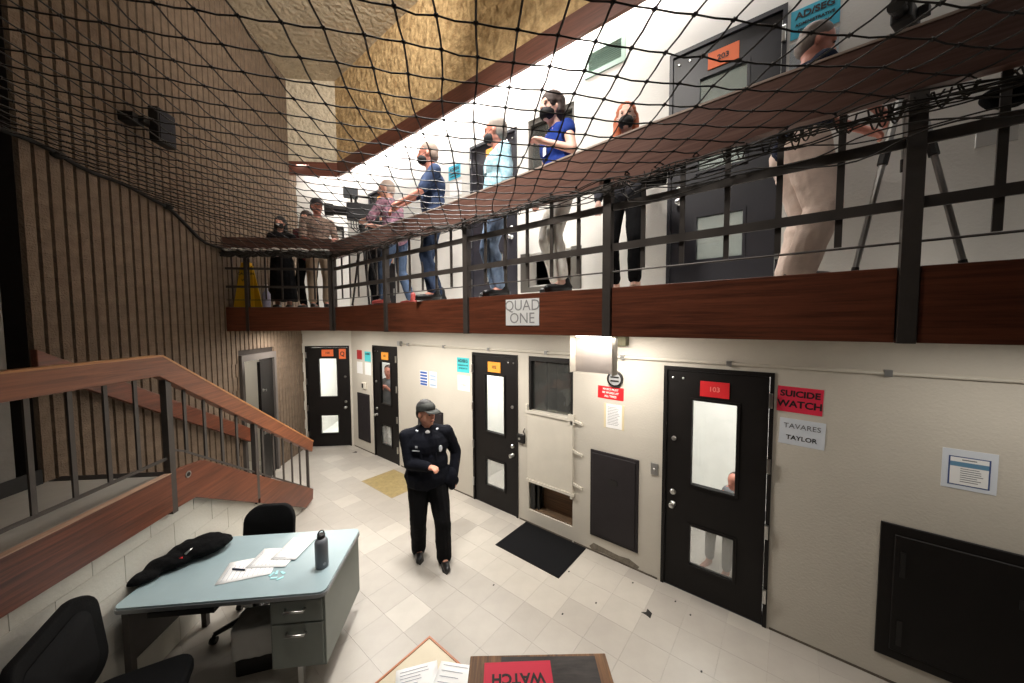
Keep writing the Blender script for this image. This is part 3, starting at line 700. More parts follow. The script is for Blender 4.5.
# bundled slack netting under the handrail
bn = MB()
def wander(f, n, amp, r, seed):
    rnd = random.Random(seed); ph = [rnd.uniform(0, 6.28) for _ in range(6)]; pts = []
    for k in range(n):
        t = k/(n-1); base = f(t)
        w = Vector((.5*sin(t*37+ph[0])+.3*sin(t*83+ph[1]), .5*sin(t*41+ph[2])+.3*sin(t*97+ph[3]), .6*sin(t*29+ph[4])+.4*sin(t*71+ph[5])))
        pts.append(base+w*amp)
    bn.tube([p_+off for p_ in pts], r, 4)
for s in range(13):
    amp = .022+.006*s
    def f(t, amp=amp, s=s):
        y = -2.2+t*7.4; k = 1.0 if y < 1.2 else max(.35, 1-(y-1.2)*.25)
        dp = .055*(s-7) if s > 7 else 0
        return Vector((2.31, y, 3.575-.03*k-.010*(s % 4)*k-dp*.5*(1 if y < .9 else 0.15)))
    wander(f, 110, amp*.9 if s < 7 else amp*.6, .0038, s)
for s in range(60): # hanging loops
    y = random.uniform(-2, 2.6) if s < 24 else random.uniform(-1.2, 1.0); d = random.uniform(.03, .10)
    bn.tube([Vector((2.32, y+.05*t+.0*d, 3.57-d*sin(pi*t)))+off for t in [k/8 for k in range(9)]], .0036, 4)
bn.build('bundled_net', NETG, net, kind='stuff')
rl = MB()
for s in range(9):
    rnd = random.Random(s+50); ph = rnd.uniform(0, 6)
    rl.tube([P(5.37+.03*sin(k*.8+ph), 2.06+1.5*k/40, 3.60+.03*cos(k*.9+ph*2)-.015*sin(k*.25+ph))+off for k in range(41)], .016, 6)
rl.build('rolled_net', NETG, net, kind='stuff')
wp = MB()
for k in range(15):
    r = 2.12+1.38*k/14+random.uniform(-.03, .03)
    wp.ell(P(5.355, r, 3.655+random.uniform(-.008, .012))+off, (.06, .045, .022), Matrix.Rotation(random.uniform(0, 1.5), 3, 'Z'), 8, 6)
wp.build('white_wrapping', mat('white_plastic_wrap', rgb(226, 224, 220), .5), net, kind='stuff', label='crumpled whitish wrapping on the rolled net edge')

# ------------------------------------------------------------------ staircase and landing (frame: X = p, Y = r - 2.42)
st = thing('staircase', 'concrete landing and steps with mahogany side boards and an orange-brown handrail', 'staircase', tuple(P(0, 2.42)), RB)
MB().box(-3, 3.3, .03, 1.14, 1.18, 1.30).build('landing', LANDF, st)
for k in range(6):
    z = 1.30-.186*(k+1); MB().box(3.3+.30*k+(.0 if k else 0), 3.3+.30*(k+1)+.02, .03, 1.14, z-.05, z).box(3.3+.30*k, 3.3+.30*k+.02, .03, 1.14, z, z+.135).build('step', LANDF, st)
MB().box(3.22, 3.31, .2, 1.13, 1.3001, 1.304).build('landing_edge_strip', STEELD, st)  # thin dark strip along the far edge of the landing
MB().box(-3, 3.18, 1.125, 1.145, 1.30, 1.42).build('wall_base', STEELD, st)
def sboard(poly, y0=-.035, y1=.005, name='side_board'): return MB().prism(poly, y0, y1, 'y').build(name, W1, st, bevel=.003)
sboard([(-3, 1.13), (2.935, 1.13), (2.935, 1.43), (-3, 1.43)])
sboard([(2.975, 1.135), (3.16, 1.13), (3.985, .645), (3.985, .955), (3.27, 1.41), (2.975, 1.44)])
sboard([(4.02, .625), (5.02, .03), (5.23, .05), (5.25, .19), (4.02, .935)])
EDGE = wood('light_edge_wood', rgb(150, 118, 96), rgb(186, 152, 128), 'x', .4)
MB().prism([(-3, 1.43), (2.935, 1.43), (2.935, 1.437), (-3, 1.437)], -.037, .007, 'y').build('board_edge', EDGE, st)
MB().box(2.935, 2.975, -.02, .0, 1.12, 1.43).box(3.985, 4.02, -.02, .0, .63, .95).build('joint_plate', STEELD, st)
hr = MB().prism([(-3, 2.21), (2.87, 2.21), (5.24, .745), (5.28, .885), (2.91, 2.36), (-3, 2.36)], -.045, .02, 'y').build('handrail', WRAIL, st, bevel=.006)
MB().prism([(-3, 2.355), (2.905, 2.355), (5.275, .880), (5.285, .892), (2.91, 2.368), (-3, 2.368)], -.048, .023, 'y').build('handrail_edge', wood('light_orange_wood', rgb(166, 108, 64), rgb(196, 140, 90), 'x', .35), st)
def rz(p): return 2.22 if p < 2.87 else 2.22-.617*(p-2.87)
def bz(p): return 1.55 if p < 2.97 else 1.55-.632*(p-3.1) if p > 3.1 else 1.55
for p in (2.955, 4.0): MB().box(p-.025, p+.025, -.035, .01, rz(p)-1.06+.0 if p < 3 else .68, rz(p)+.02).build('post', STEEL, st)
MB().box(5.13, 5.16, -.03, .0, .12, rz(5.14)+.03).build('post', STEEL, st)
pk = [2.71-.2*k for k in range(12)]+[3.12+.203*k for k in range(4)]+[4.14+.2*k for k in range(5)]
for p in pk: MB().box(p-.013, p+.013, -.018, -.006, bz(p), rz(p)+.02).build('picket', STEEL, st)
MB().bar((-3, -.012, 1.555), (2.95, -.012, 1.555), .012, .022).bar((2.97, -.012, 1.61), (3.12, -.012, 1.545), .012, .016).bar((3.1, -.012, 1.55), (5.14, -.012, .26), .012, .016).build('lower_bar', STEEL, st)
bdg = MB().lathe([(.028, 0), (.028, -.003)], 14, (0, 0, 0), 'y').build('emblem_sticker', ALU, st, loc=(3.09, -.037, 1.36)); MB().lathe([(.017, 0), (.017, -.002)], 14, (0, -.003, 0), 'y').build('emblem_centre', STEELD, bdg)
# second handrail along the block wall
hw_ = thing('wall_handrail', 'sloping mahogany handrail board fixed along the tan block wall', 'handrail', tuple(P(0, 3.47)), RB)
MB().prism([(3.11, 2.22), (5.66, .79), (5.69, .985), (3.11, 2.41)], -.03, .02, 'y').build('handrail_board', W1, hw_, bevel=.005)
for p in (3.5, 4.4, 5.3): MB().box(p-.02, p+.02, .02, .10, 2.41-.558*(p-3.11)-.14, 2.41-.558*(p-3.11)-.10).build('wall_bracket', STEELD, hw_)

# white painted block wall under the stair
ws = empty_struct('wall_stair', tuple(P(0, 2.44)), RB)
def clip(poly, a, b, c): # keep a*x+b*z<=c
    out = []
    for i in range(len(poly)):
        p_, q_ = poly[i], poly[(i+1) % len(poly)]; dp = a*p_[0]+b*p_[1]-c; dq = a*q_[0]+b*q_[1]-c
        if dp <= 0: out.append(p_)
        if dp*dq < 0: t = dp/(dp-dq); out.append((p_[0]+(q_[0]-p_[0])*t, p_[1]+(q_[1]-p_[1])*t))
    return out
def under(poly): 
    poly = clip(poly, 0, 1, 1.175); return clip(poly, .588, 1, 1.16+.588*3.16) if len(poly) > 2 else []
pb = under([(-3, 0), (5.0, 0), (5.0, 1.3), (-3, 1.3)])
MB().prism(pb, .004, .10, 'y').build('wall_core', mat('block_joint', rgb(192, 189, 180), .8), ws)
for c in range(6):
    x = -3-(.2 if c % 2 else 0)
    while x < 5.0:
        pl_ = under([(max(x, -3)+.003, c*.2+.002), (min(x+.4, 5.0)-.002, c*.2+.002), (min(x+.4, 5.0)-.002, c*.2+.198), (max(x, -3)+.002, c*.2+.198)]) if min(x+.4, 5)-max(x, -3) > .03 else []
        if len(pl_) > 2 and x > .2: MB().prism(pl_, 0, .01, 'y').build('block', BLOCKW, ws)
        x += .4

# ------------------------------------------------------------------ desk group (frame X = q, Y = p)
dk = thing('steel_desk', 'grey steel desk with a pale teal top standing against the white block wall', 'desk', tuple(P(2.815, 1.725)), RF)
DTOP = mat('pale_teal_laminate', rgb(146, 165, 170), .3, var=.05, vscale=3)
DGREY = mat('grey_green_steel', rgb(112, 118, 112), .42, .15, var=.05, vscale=4)
def rrect(x0, x1, y0, y1, r, n=5):
    out = []
    for cx_, cy_, a in ((x1-r, y0+r, -90), (x1-r, y1-r, 0), (x0+r, y1-r, 90), (x0+r, y0+r, 180)):
        for k in range(n+1): t = radians(a+90*k/n); out.append((cx_+r*cos(t), cy_+r*sin(t)))
    return out
MB().prism(rrect(-.665, .665, -.375, .375, .05), .722, .745).build('desk_top', DTOP, dk)
MB().prism(rrect(-.672, .672, -.382, .382, .055), .706, .732).build('top_edge', mat('desk_edge_metal', rgb(140, 142, 144), .3, .6), dk)
ped = MB().box(.29, .655, -.35, .35, .19, .706).build('pedestal', DGREY, dk, bevel=.004)
for z0, z1 in ((.53, .69), (.21, .52)):
    dr = MB().cbox(.305, .64, -.364, -.35, z0, z1, .004).build('drawer', DGREY, dk)
    zc = z1-.06; MB().tube([(.40, -.364, zc), (.40, -.388, zc-.004), (.525, -.388, zc-.004), (.525, -.364, zc)], .009, 8).build('handle', CHROME, dr, smooth=True)
for x, y in ((.46, -.30), (.46, .30)): MB().box(x-.018, x+.018, y-.018, y+.018, 0, .19).build('leg', CHROME, dk)
for x, y in ((-.62, -.32), (-.62, .32)): MB().box(x-.02, x+.02, y-.02, y+.02, 0, .706).build('leg', STEEL, dk)
MB().box(-.60, .27, .26, .275, .25, .706).build('modesty_panel', DGREY, dk)
MB().box(-.645, -.625, -.30, .30, .30, .706).build('end_panel', STEEL, dk)
MB().box(-.52, -.10, -.30, .1, .60, .635).build('tray', STEELD, dk); 
def on_desk(x, y, z=.746): return tuple(Matrix.Translation(dk.location) @ Matrix.Rotation(RF, 4, 'Z') @ Vector((x, y, z)))
# bottle
bt = thing('water_bottle', 'grey metal water bottle with a black looped cap on the teal desk top', 'bottle', (1.075, 2.755, .7455))
MB().lathe([(.042, 0), (.046, .005), (.046, .195), (.040, .214), (.025, .226)], 24).build('bottle_body', mat('grey_bottle', rgb(104, 108, 114), .45), bt, smooth=True)
MB().lathe([(.026, .224), (.028, .230), (.028, .252), (.02, .258)], 20).build('cap', STEELD, bt)
MB().tube([Vector((.022*cos(t), 0, .256+.026*sin(t))) for t in [pi*k/8 for k in range(9)]], .005, 6).build('cap_loop', STEELD, bt, smooth=True)
MB().lathe([(.012, 0), (.012, -.001)], 12, (0, 0, 0), 'y').build('maker_mark', mat('pale_grey_print', rgb(150, 152, 156), .5), bt, loc=(.0, -.0465, .04))
def paper(name, label, c, w, h, rot, cat='paper', lines=10, z=0, mt=PAPER, par=None, group=None):
    t = thing(name, label, cat, c, rot, group)
    mb = MB(); n = 5
    vs = [(-w/2+w*i/n, -h/2+h*j/n, .001+.0015*(1+noise.noise((i*.8+c[0]*9, j*.8, c[1]*7)))) for j in range(n+1) for i in range(n+1)]
    mb.add(vs, [(j*(n+1)+i, j*(n+1)+i+1, (j+1)*(n+1)+i+1, (j+1)*(n+1)+i) for j in range(n) for i in range(n)]); 
    o = mb.build('sheet', mt, t, smooth=True); s = o.modifiers.new('s', 'SOLIDIFY'); s.thickness = .0008
    pr = MB()
    for k in range(lines):
        yy = h*.42-k*h*.84/max(1, lines-1); pr.box(-w*.4, -w*.4+w*random.uniform(.4, .8), yy-.0012, yy+.0012, .0044, .0048)
    if lines: pr.build('handwriting', mat('blue_grey_ink', rgb(130, 132, 150), .6), t, kind='stuff')
    return t
paper('paper_sheet', 'white written sheet under the dark pen on the teal desk, nearest the jacket', (.72, 3.16, .7455), .25, .34, radians(58))
paper('paper_sheet', 'middle white sheet of the overlapping papers on the teal desk', (.88, 3.15, .7490), .23, .30, radians(42))
paper('paper_sheet', 'white sheet closest to the grey bottle on the teal desk', (1.02, 3.15, .7525), .20, .28, radians(-52))
pn = thing('pen', 'dark blue pen lying on the white sheet on the desk', 'pen', (.66, 3.20, .7535), radians(-58)); MB().tube([(-.05, 0, .002), (.05, 0, .002)], .006, 8).build('barrel', mat('navy_plastic', rgb(24, 34, 60), .4), pn); MB().tube([(.05, 0, .002), (.062, 0, .002)], [.005, .001], 8).build('tip', STEELD, pn)
for k in range(5):
    o = MB().prism([(-.022, -.008), (.022, -.010), (.026, .004), (-.016, .010)], 0, .003).build('paper_scrap', mat('pale_cyan_scrap', rgb(168, 222, 226), .5), None, (.80+.03*(k % 3), 2.955-.028*(k//2)-.01*k, .746+.0001*k), radians(30+37*k))
    tag(o, 'small pale cyan paper scrap, '+('leftmost of the heap', 'back middle of the heap', 'rightmost of the heap', 'front left of the heap', 'front middle of the heap')[k]+' in front of the desk papers', 'scrap', 'cyan scraps on the desk')
# jacket / bag on the desk
def blob(name, parts, mt, parent=None, loc=(0, 0, 0), rotz=0, voxel=.012, disp=0.0, dscale=.05, smooth=3, label=None):
    mb = MB()
    for p_ in parts: p_(mb)
    o = mb.build(name, mt, parent, loc, rotz)
    rm = o.modifiers.new('r', 'REMESH'); rm.mode = 'VOXEL'; rm.voxel_size = voxel
    if disp:
        tx = bpy.data.textures.get('cl%g' % dscale) or bpy.data.textures.new('cl%g' % dscale, 'CLOUDS'); tx.noise_scale = dscale
        dm = o.modifiers.new('d', 'DISPLACE'); dm.texture = tx; dm.strength = disp; dm.mid_level = .5; dm.texture_coords = 'LOCAL'
    if smooth: sm = o.modifiers.new('s', 'SMOOTH'); sm.iterations = smooth; sm.factor = .5
    dg = bpy.context.evaluated_depsgraph_get(); dg.update(); me = bpy.data.meshes.new_from_object(o.evaluated_get(dg))
    o.modifiers.clear(); old = o.data; o.data = me; bpy.data.meshes.remove(old)
    me.polygons.foreach_set('use_smooth', [True]*len(me.polygons))
    if not me.materials: me.materials.append(mt)
    if label: o['label'] = label
    return o
BLKCLOTH = mat('black_cloth', rgb(12, 12, 13), .9, spec=.12, var=.3, vscale=20, bump=.5, bscale=60)
jk = thing('black_bag', 'crumpled black bag lying across the left end of the teal desk', 'bag', (.45, 3.665, .746), radians(-21))
blob('bag_body', [lambda m: m.ell((.06, .03, .065), (.20, .13, .065)), lambda m: m.ell((-.10, -.06, .05), (.15, .09, .05)), lambda m: m.ell((.10, .05, .10), (.11, .08, .04)), lambda m: m.ell((-.22, -.16, .035), (.10, .07, .035)), lambda m: m.ell((.14, .06, .055), (.13, .10, .048)), lambda m: m.cap((-.3, -.12, .02), (-.12, .02, .03), .02, .03)], BLKCLOTH, jk, voxel=.009, disp=.02, dscale=.05)
MB().tube([(.0, -.085, .09), (.03, -.06, .105), (.06, -.03, .11)], .008, 6).build('metal_clip', CHROME, jk, smooth=True)
MB().box(-.06, -.01, -.11, -.095, .075, .083).build('red_tag', REDC, jk)
# office chairs: frame X = forward
def chair(name, label, loc, heading, mesh_back=False, bw=.46, bh=.42, bz=.52, arms=False, group=None):
    t = thing(name, label, 'chair', loc, heading)
    BL = mat('black_upholstery', rgb(11, 11, 12), .85, spec=.15, bump=.3, bscale=150); PL = mat('black_plastic', rgb(20, 20, 21), .45)
    o = MB().prism(rrect(-.24, .24, -.24, .24, .10), .42, .50).build('seat', BL, t, bevel=.02)
    mb = MB(); n = 10; mvs = []
    prof = rrect(-bw/2, bw/2, 0, bh, min(.13, bw*.28), 6)
    def bx_(y, z): return -.24-.05*(z/bh)+.10*(y/(bw/2))**2*.6
    vs = [(bx_(y, z)-.0, y, bz+z) for y, z in prof]+[(bx_(y, z)-.05, y, bz+z) for y, z in prof]; k = len(prof)
    cxv = [(bx_(0, bh/2)+.0, 0, bz+bh/2), (bx_(0, bh/2)-.055, 0, bz+bh/2)]
    fs = [(i, (i+1) % k, 2*k) for i in range(k)]+[(k+(i+1) % k, k+i, 2*k+1) for i in range(k)]+[((i+1) % k, i, k+i, k+(i+1) % k) for i in range(k)]
    mb.add(vs+cxv, fs); b_ = mb.build('backrest', BL, t, smooth=True, bevel=.012)
    if mesh_back:
        prof2 = rrect(-bw/2+.07, bw/2-.07, .07, bh-.07, .09, 6); mb = MB()
        mb.add([(bx_(y, z)+.006, y, bz+z) for y, z in prof2]+[(bx_(0, bh/2)+.010, 0, bz+bh/2)], [(i, (i+1) % len(prof2), len(prof2)) for i in range(len(prof2))])
        o2 = mb.build('back_mesh', mat('dark_grey_mesh', rgb(22, 22, 23), .9, spec=.15, bump=.5, bscale=400), t, smooth=True); s_ = o2.modifiers.new('s', 'SOLIDIFY'); s_.thickness = .004
    MB().tube([(-.10, 0, .41), (-.30, 0, .44), (-.33, 0, bz+.2)], .018, 8).build('back_support', PL, t)
    MB().lathe([(.03, .12), (.03, .28), (.02, .281), (.02, .42)], 14).build('gas_column', PL, t)
    for i in range(5):
        a = radians(72*i+20); e_ = Vector((.29*cos(a), .29*sin(a), .075))
        lg = MB().tube([(0, 0, .115), e_], [.030, .018], 8).build('leg', PL, t)
        MB().lathe([(.026, -.022), (.028, -.006), (.028, .006), (.026, .022)], 14, (e_.x, e_.y, .028), 'y').tube([(e_.x, e_.y, .075), (e_.x, e_.y, .03)], .010, 6).build('caster', PL, lg)
    if arms:
        for sy in (-1, 1): MB().tube([(-.05, sy*.22, .44), (-.05, sy*.28, .46), (-.05, sy*.29, .64)], .016, 8).box(-.15, .10, sy*.29-.03, sy*.29+.03, .64, .67).build('armrest', PL, t)
    return t
chair('office_chair', 'black office chair standing behind the teal desk, its rounded backrest above the desk top', (*P(3.12, 1.92)[:2], 0), radians(225), bz=.50, bh=.40, bw=.44)
chair('office_chair', 'large black mesh-backed office chair at the bottom left corner, in front of the desk', (.07, 2.83, 0), radians(-22), mesh_back=True, bw=.68, bh=.54, bz=.50, arms=False)
# waste bin
wb = thing('waste_bin', 'black waste bin with a white liner folded over its rim under the desk', 'bin', (.755, 3.13, 0), radians(-35))
MB().prism(rrect(-.13, .13, -.10, .10, .02, 2), .0, .30).build('bin_body', STEELD, wb)
blob('bin_liner', [lambda m: m.prism(rrect(-.145, .145, -.115, .115, .03, 3), .13, .36)], mat('white_liner', rgb(196, 196, 192), .5), wb, voxel=.012, disp=.02, dscale=.06)

# ------------------------------------------------------------------ table and lectern box at the bottom edge
tb = thing('side_table', 'cream-topped table with an orange wooden edge at the bottom of the photo', 'table', (.70, 1.40, 0))
MB().box(-.50, .505, -.17, .215, .725, .746).build('table_top', mat('cream_laminate', rgb(206, 194, 168), .45, var=.03), tb)
MB().box(-.51, .505, .215, .226, .715, .75).box(.505, .516, -.17, .226, .715, .75).build('wood_edge', WTRIM, tb)
for x, y in ((-.45, -.13), (.45, -.13), (-.45, .17), (.45, .17)): MB().box(x-.02, x+.02, y-.02, y+.02, 0, .725).build('leg', STEELD, tb)
paper('paper_sheet', 'white printed form lying on the cream table, left of the other sheet', (.98, 1.42, .7465), .215, .28, radians(-35), lines=14)
paper('paper_sheet', 'white sheet at the right edge of the cream table beside the wooden lectern', (1.10, 1.30, .749), .2, .25, radians(-60), lines=8)
lc = thing('lectern', 'worn brown wooden lectern with a pink WATCH card on top at the bottom edge', 'lectern', tuple(P(1.235, -.24)), RF-radians(5))
MB().box(-.29, .29, -.20, .19, .02, 1.12).build('lectern_body', WBOX, lc, bevel=.004)
MB().box(-.295, .295, -.205, .195, 1.12, 1.15).build('lectern_top', wood('worn_top_wood', rgb(46, 30, 20), rgb(150, 104, 60), 'y', .5), lc, bevel=.003)
MB().prism([(-.17, -.19), (.24, -.19), (.245, .18), (-.16, .185)], 1.1501, 1.152).build('worn_dark_patch', mat('scuffed_black_paint', rgb(44, 38, 36), .5, var=.9, vscale=9, stretch=(1, 5, 1), tint2=rgb(70, 60, 56)), lc)
MB().box(-.30, .30, -.21, .20, 0, .02).build('plinth', STEELD, lc)
cdp = thing('warning_card', 'pink-red card reading WATCH upside down on the wooden lectern', 'sign', tuple(P(1.292, -.155, 1.1525)), RF-radians(4))
MB().box(-.14, .14, -.11, .11, 0, .003).build('card', PINK, cdp)
txt('SUICIDE', .054, INK, cdp, (0, -.045, .0035), rot=(0, 0, pi), bold=.002); txt('WATCH', .058, INK, cdp, (0, .04, .0035), rot=(0, 0, pi), bold=.002)

# ------------------------------------------------------------------ upstairs equipment
def tripod(name, label, apex, feet, col, floor_z=2.851):
    t = thing(name, label, 'tripod', (apex[0], apex[1], floor_z))
    o_ = Vector((apex[0], apex[1], floor_z)); A = Vector(apex)-o_
    for f_ in feet:
        F = Vector((f_[0], f_[1], floor_z+.012))-o_; M1 = A.lerp(F, .45)
        lg = MB().tube([A, M1], .018, 8).tube([M1, F], .014, 8).build('leg', col, t)
        MB().tube([A.lerp(F, .42), A.lerp(F, .48)], .022, 8).build('leg_clamp', STEELD, lg); MB().tube([A.lerp(F, .97), F], .016, 8).build('rubber_foot', STEELD, lg)
    MB().lathe([(.03, A.z-.05), (.045, A.z), (.045, A.z+.03), (.018, A.z+.04), (.018, A.z+.10), (.035, A.z+.12), (.035, A.z+.17)], 14, (0, 0, 0)).build('tripod_head', STEELD, t)
    return t
tripod('camera_tripod', 'silver-legged camera tripod on the walkway at the right, behind the railing', (2.88, -.44, 4.00), [(2.72, -.25), (2.74, -.64), (3.15, -.50)], ALU)
vc = thing('video_camera', 'black video camera on the silver tripod, above the handrail at top right', 'camera', (2.90, -.42, 4.20), radians(160)); vc.scale = (.68, .68, .68)
MB().box(-.14, .12, -.06, .06, 0, .13).build('camera_body', STEELD, vc, bevel=.012); MB().lathe([(.04, .12), (.04, .20), (.052, .205), (.052, .25)], 16, (0, 0, .065), 'x').build('lens', STEELD, vc, smooth=False)
MB().tube([(-.08, 0, .13), (-.07, 0, .19), (.07, 0, .19), (.09, 0, .13)], .012, 8).build('top_handle', STEELD, vc); MB().box(-.10, -.02, .06, .12, .05, .12).build('flip_screen', STEELD, vc, bevel=.004)
MB().tube([(-.1, -.02, .0), (-.25, -.02, -.06), (-.34, -.02, -.1)], .009, 8).build('pan_handle', STEELD, vc)
bg = thing('camera_bag', 'black cable bag hanging behind the netting under the handrail at far right', 'bag', (2.50, -.68, 3.47))
blob('bag_body', [lambda m: m.ell((0, 0, .08), (.05, .09, .055)), lambda m: m.ell((0, -.05, .09), (.04, .06, .04))], BLKCLOTH, bg, voxel=.008, disp=.02, dscale=.04); MB().tube([(0, -.06, .11), (0, -.02, .18), (0, .05, .11)], .006, 6).build('strap', STEELD, bg)
tripod('camera_tripod', 'black tripod carrying the large television camera at the far end of the walkway', (2.60, 4.88, 3.98), [(2.48, 4.98), (2.50, 4.55), (2.92, 4.9)], STEELD)
tv = thing('television_camera', 'large black television camera with an orange sticker and a flip-up monitor at the far corner', 'camera', (2.60, 4.90, 4.08), radians(150))
tv.scale = (1.15, 1.15, 1.15)
MB().box(-.22, .16, -.07, .07, 0, .20).build('camera_body', mat('camera_black', rgb(38, 38, 42), .5), tv, bevel=.015); MB().lathe([(.055, .16), (.055, .30), (.07, .31), (.075, .40)], 16, (0, 0, .10), 'x').build('lens', STEELD, tv)
MB().box(.03, .20, -.10, -.07, .29, .42).build('monitor', mat('grey_screen', rgb(100, 104, 110), .3), tv); MB().tube([(.1, 0, .2), (.11, 0, .31)], .012).build('monitor_arm', STEELD, tv)
MB().tube([(-.18, .02, .2), (-.16, .02, .29), (.04, .02, .29), (.06, .02, .2)], .016, 8).build('top_handle', STEELD, tv); MB().box(-.30, -.2, -.10, .0, .16, .27).build('viewfinder', STEELD, tv, bevel=.01)
MB().box(-.12, -.05, -.076, -.07, .10, .17).build('orange_sticker', ORNG, tv)
for k in range(5): MB().tube([(.0+.03*k, -.08, .03), (.03*k, -.14, -.05), (-.1+.04*k, -.09, -.12), (-.12, -.06, .02)], .006, 6).build('cable', STEELD, tv, smooth=True)
wf = thing('wet_floor_sign', 'yellow folding wet floor sign behind the far short railing', 'sign', tuple(P(5.62, 3.38, 2.852)), RF)
YEL = mat('yellow_plastic', rgb(236, 190, 30), .5)
for s_ in (-1, 1):
    o_ = MB().prism([(-.14, 0), (.14, 0), (.085, .62), (-.085, .62)], -.006, .006, 'y').build('sign_panel', YEL, wf, loc=(0, s_*.10, 0)); o_.rotation_euler = (s_*radians(9), 0, 0)
    if s_ < 0:
        for k, wtx in enumerate(('CAUTION', 'WET', 'FLOOR')): txt(wtx, .05, INK, o_, (0, -.008, .50-k*.10), bold=.001)
MB().box(-.06, .06, -.03, .03, .60, .66).build('hinge_grip', YEL, wf)
cb = thing('cleaning_bottle', 'pale lavender plastic bottle on the floor beside the yellow sign', 'bottle', tuple(P(5.62, 3.12, 2.852)))
MB().lathe([(.045, 0), (.05, .01), (.05, .20), (.018, .26), (.018, .30)], 16).build('bottle_body', mat('lavender_plastic', rgb(190, 190, 214), .4), cb, smooth=True); MB().lathe([(.022, .30), (.022, .34)], 12).build('cap', WHITE, cb)
wm = thing('wall_bracket', 'black wall bar and post on the far upstairs wall behind the man in the cap', 'bracket', FW(-2.80, 4.55), RF)
MB().box(-.35, .12, -.06, 0, -.03, .04).build('bar', STEELD, wm); MB().box(.10, .13, -.06, -.03, -.55, .03).build('post', STEELD, wm)

# ------------------------------------------------------------------ people (local frame: X = forward, Y = left, Z = up)
def skin_mat(name, c): 
    m_ = mat(name, c, .5, var=.06, vscale=12); m_.node_tree.nodes['Principled BSDF'].inputs['Subsurface Weight'].default_value = .05; return m_
SK_TAN = skin_mat('tan_skin', rgb(176, 124, 98)); SK_PINK = skin_mat('light_skin', rgb(206, 152, 132)); SK_PALE = skin_mat('pale_skin', rgb(220, 176, 158)); SK_RED = skin_mat('ruddy_skin', rgb(190, 126, 108))
def cloth(name, c, var=.15, bump=.6, vs=9, c2=None): return mat(name, c, .9, var=var, vscale=vs, bump=bump, bscale=22, tint2=c2, spec=.15)
def ik(a, c, l1, l2, pole):
    a = Vector(a); c = Vector(c); d = c-a; L_ = min(d.length, (l1+l2)*.995); dn = d.normalized(); c = a+dn*L_
    x = (l1*l1-l2*l2+L_*L_)/(2*L_); h_ = sqrt(max(0, l1*l1-x*x)); pv = Vector(pole); pv = (pv-dn*pv.dot(dn)).normalized()
    return a+dn*x+pv*h_, c
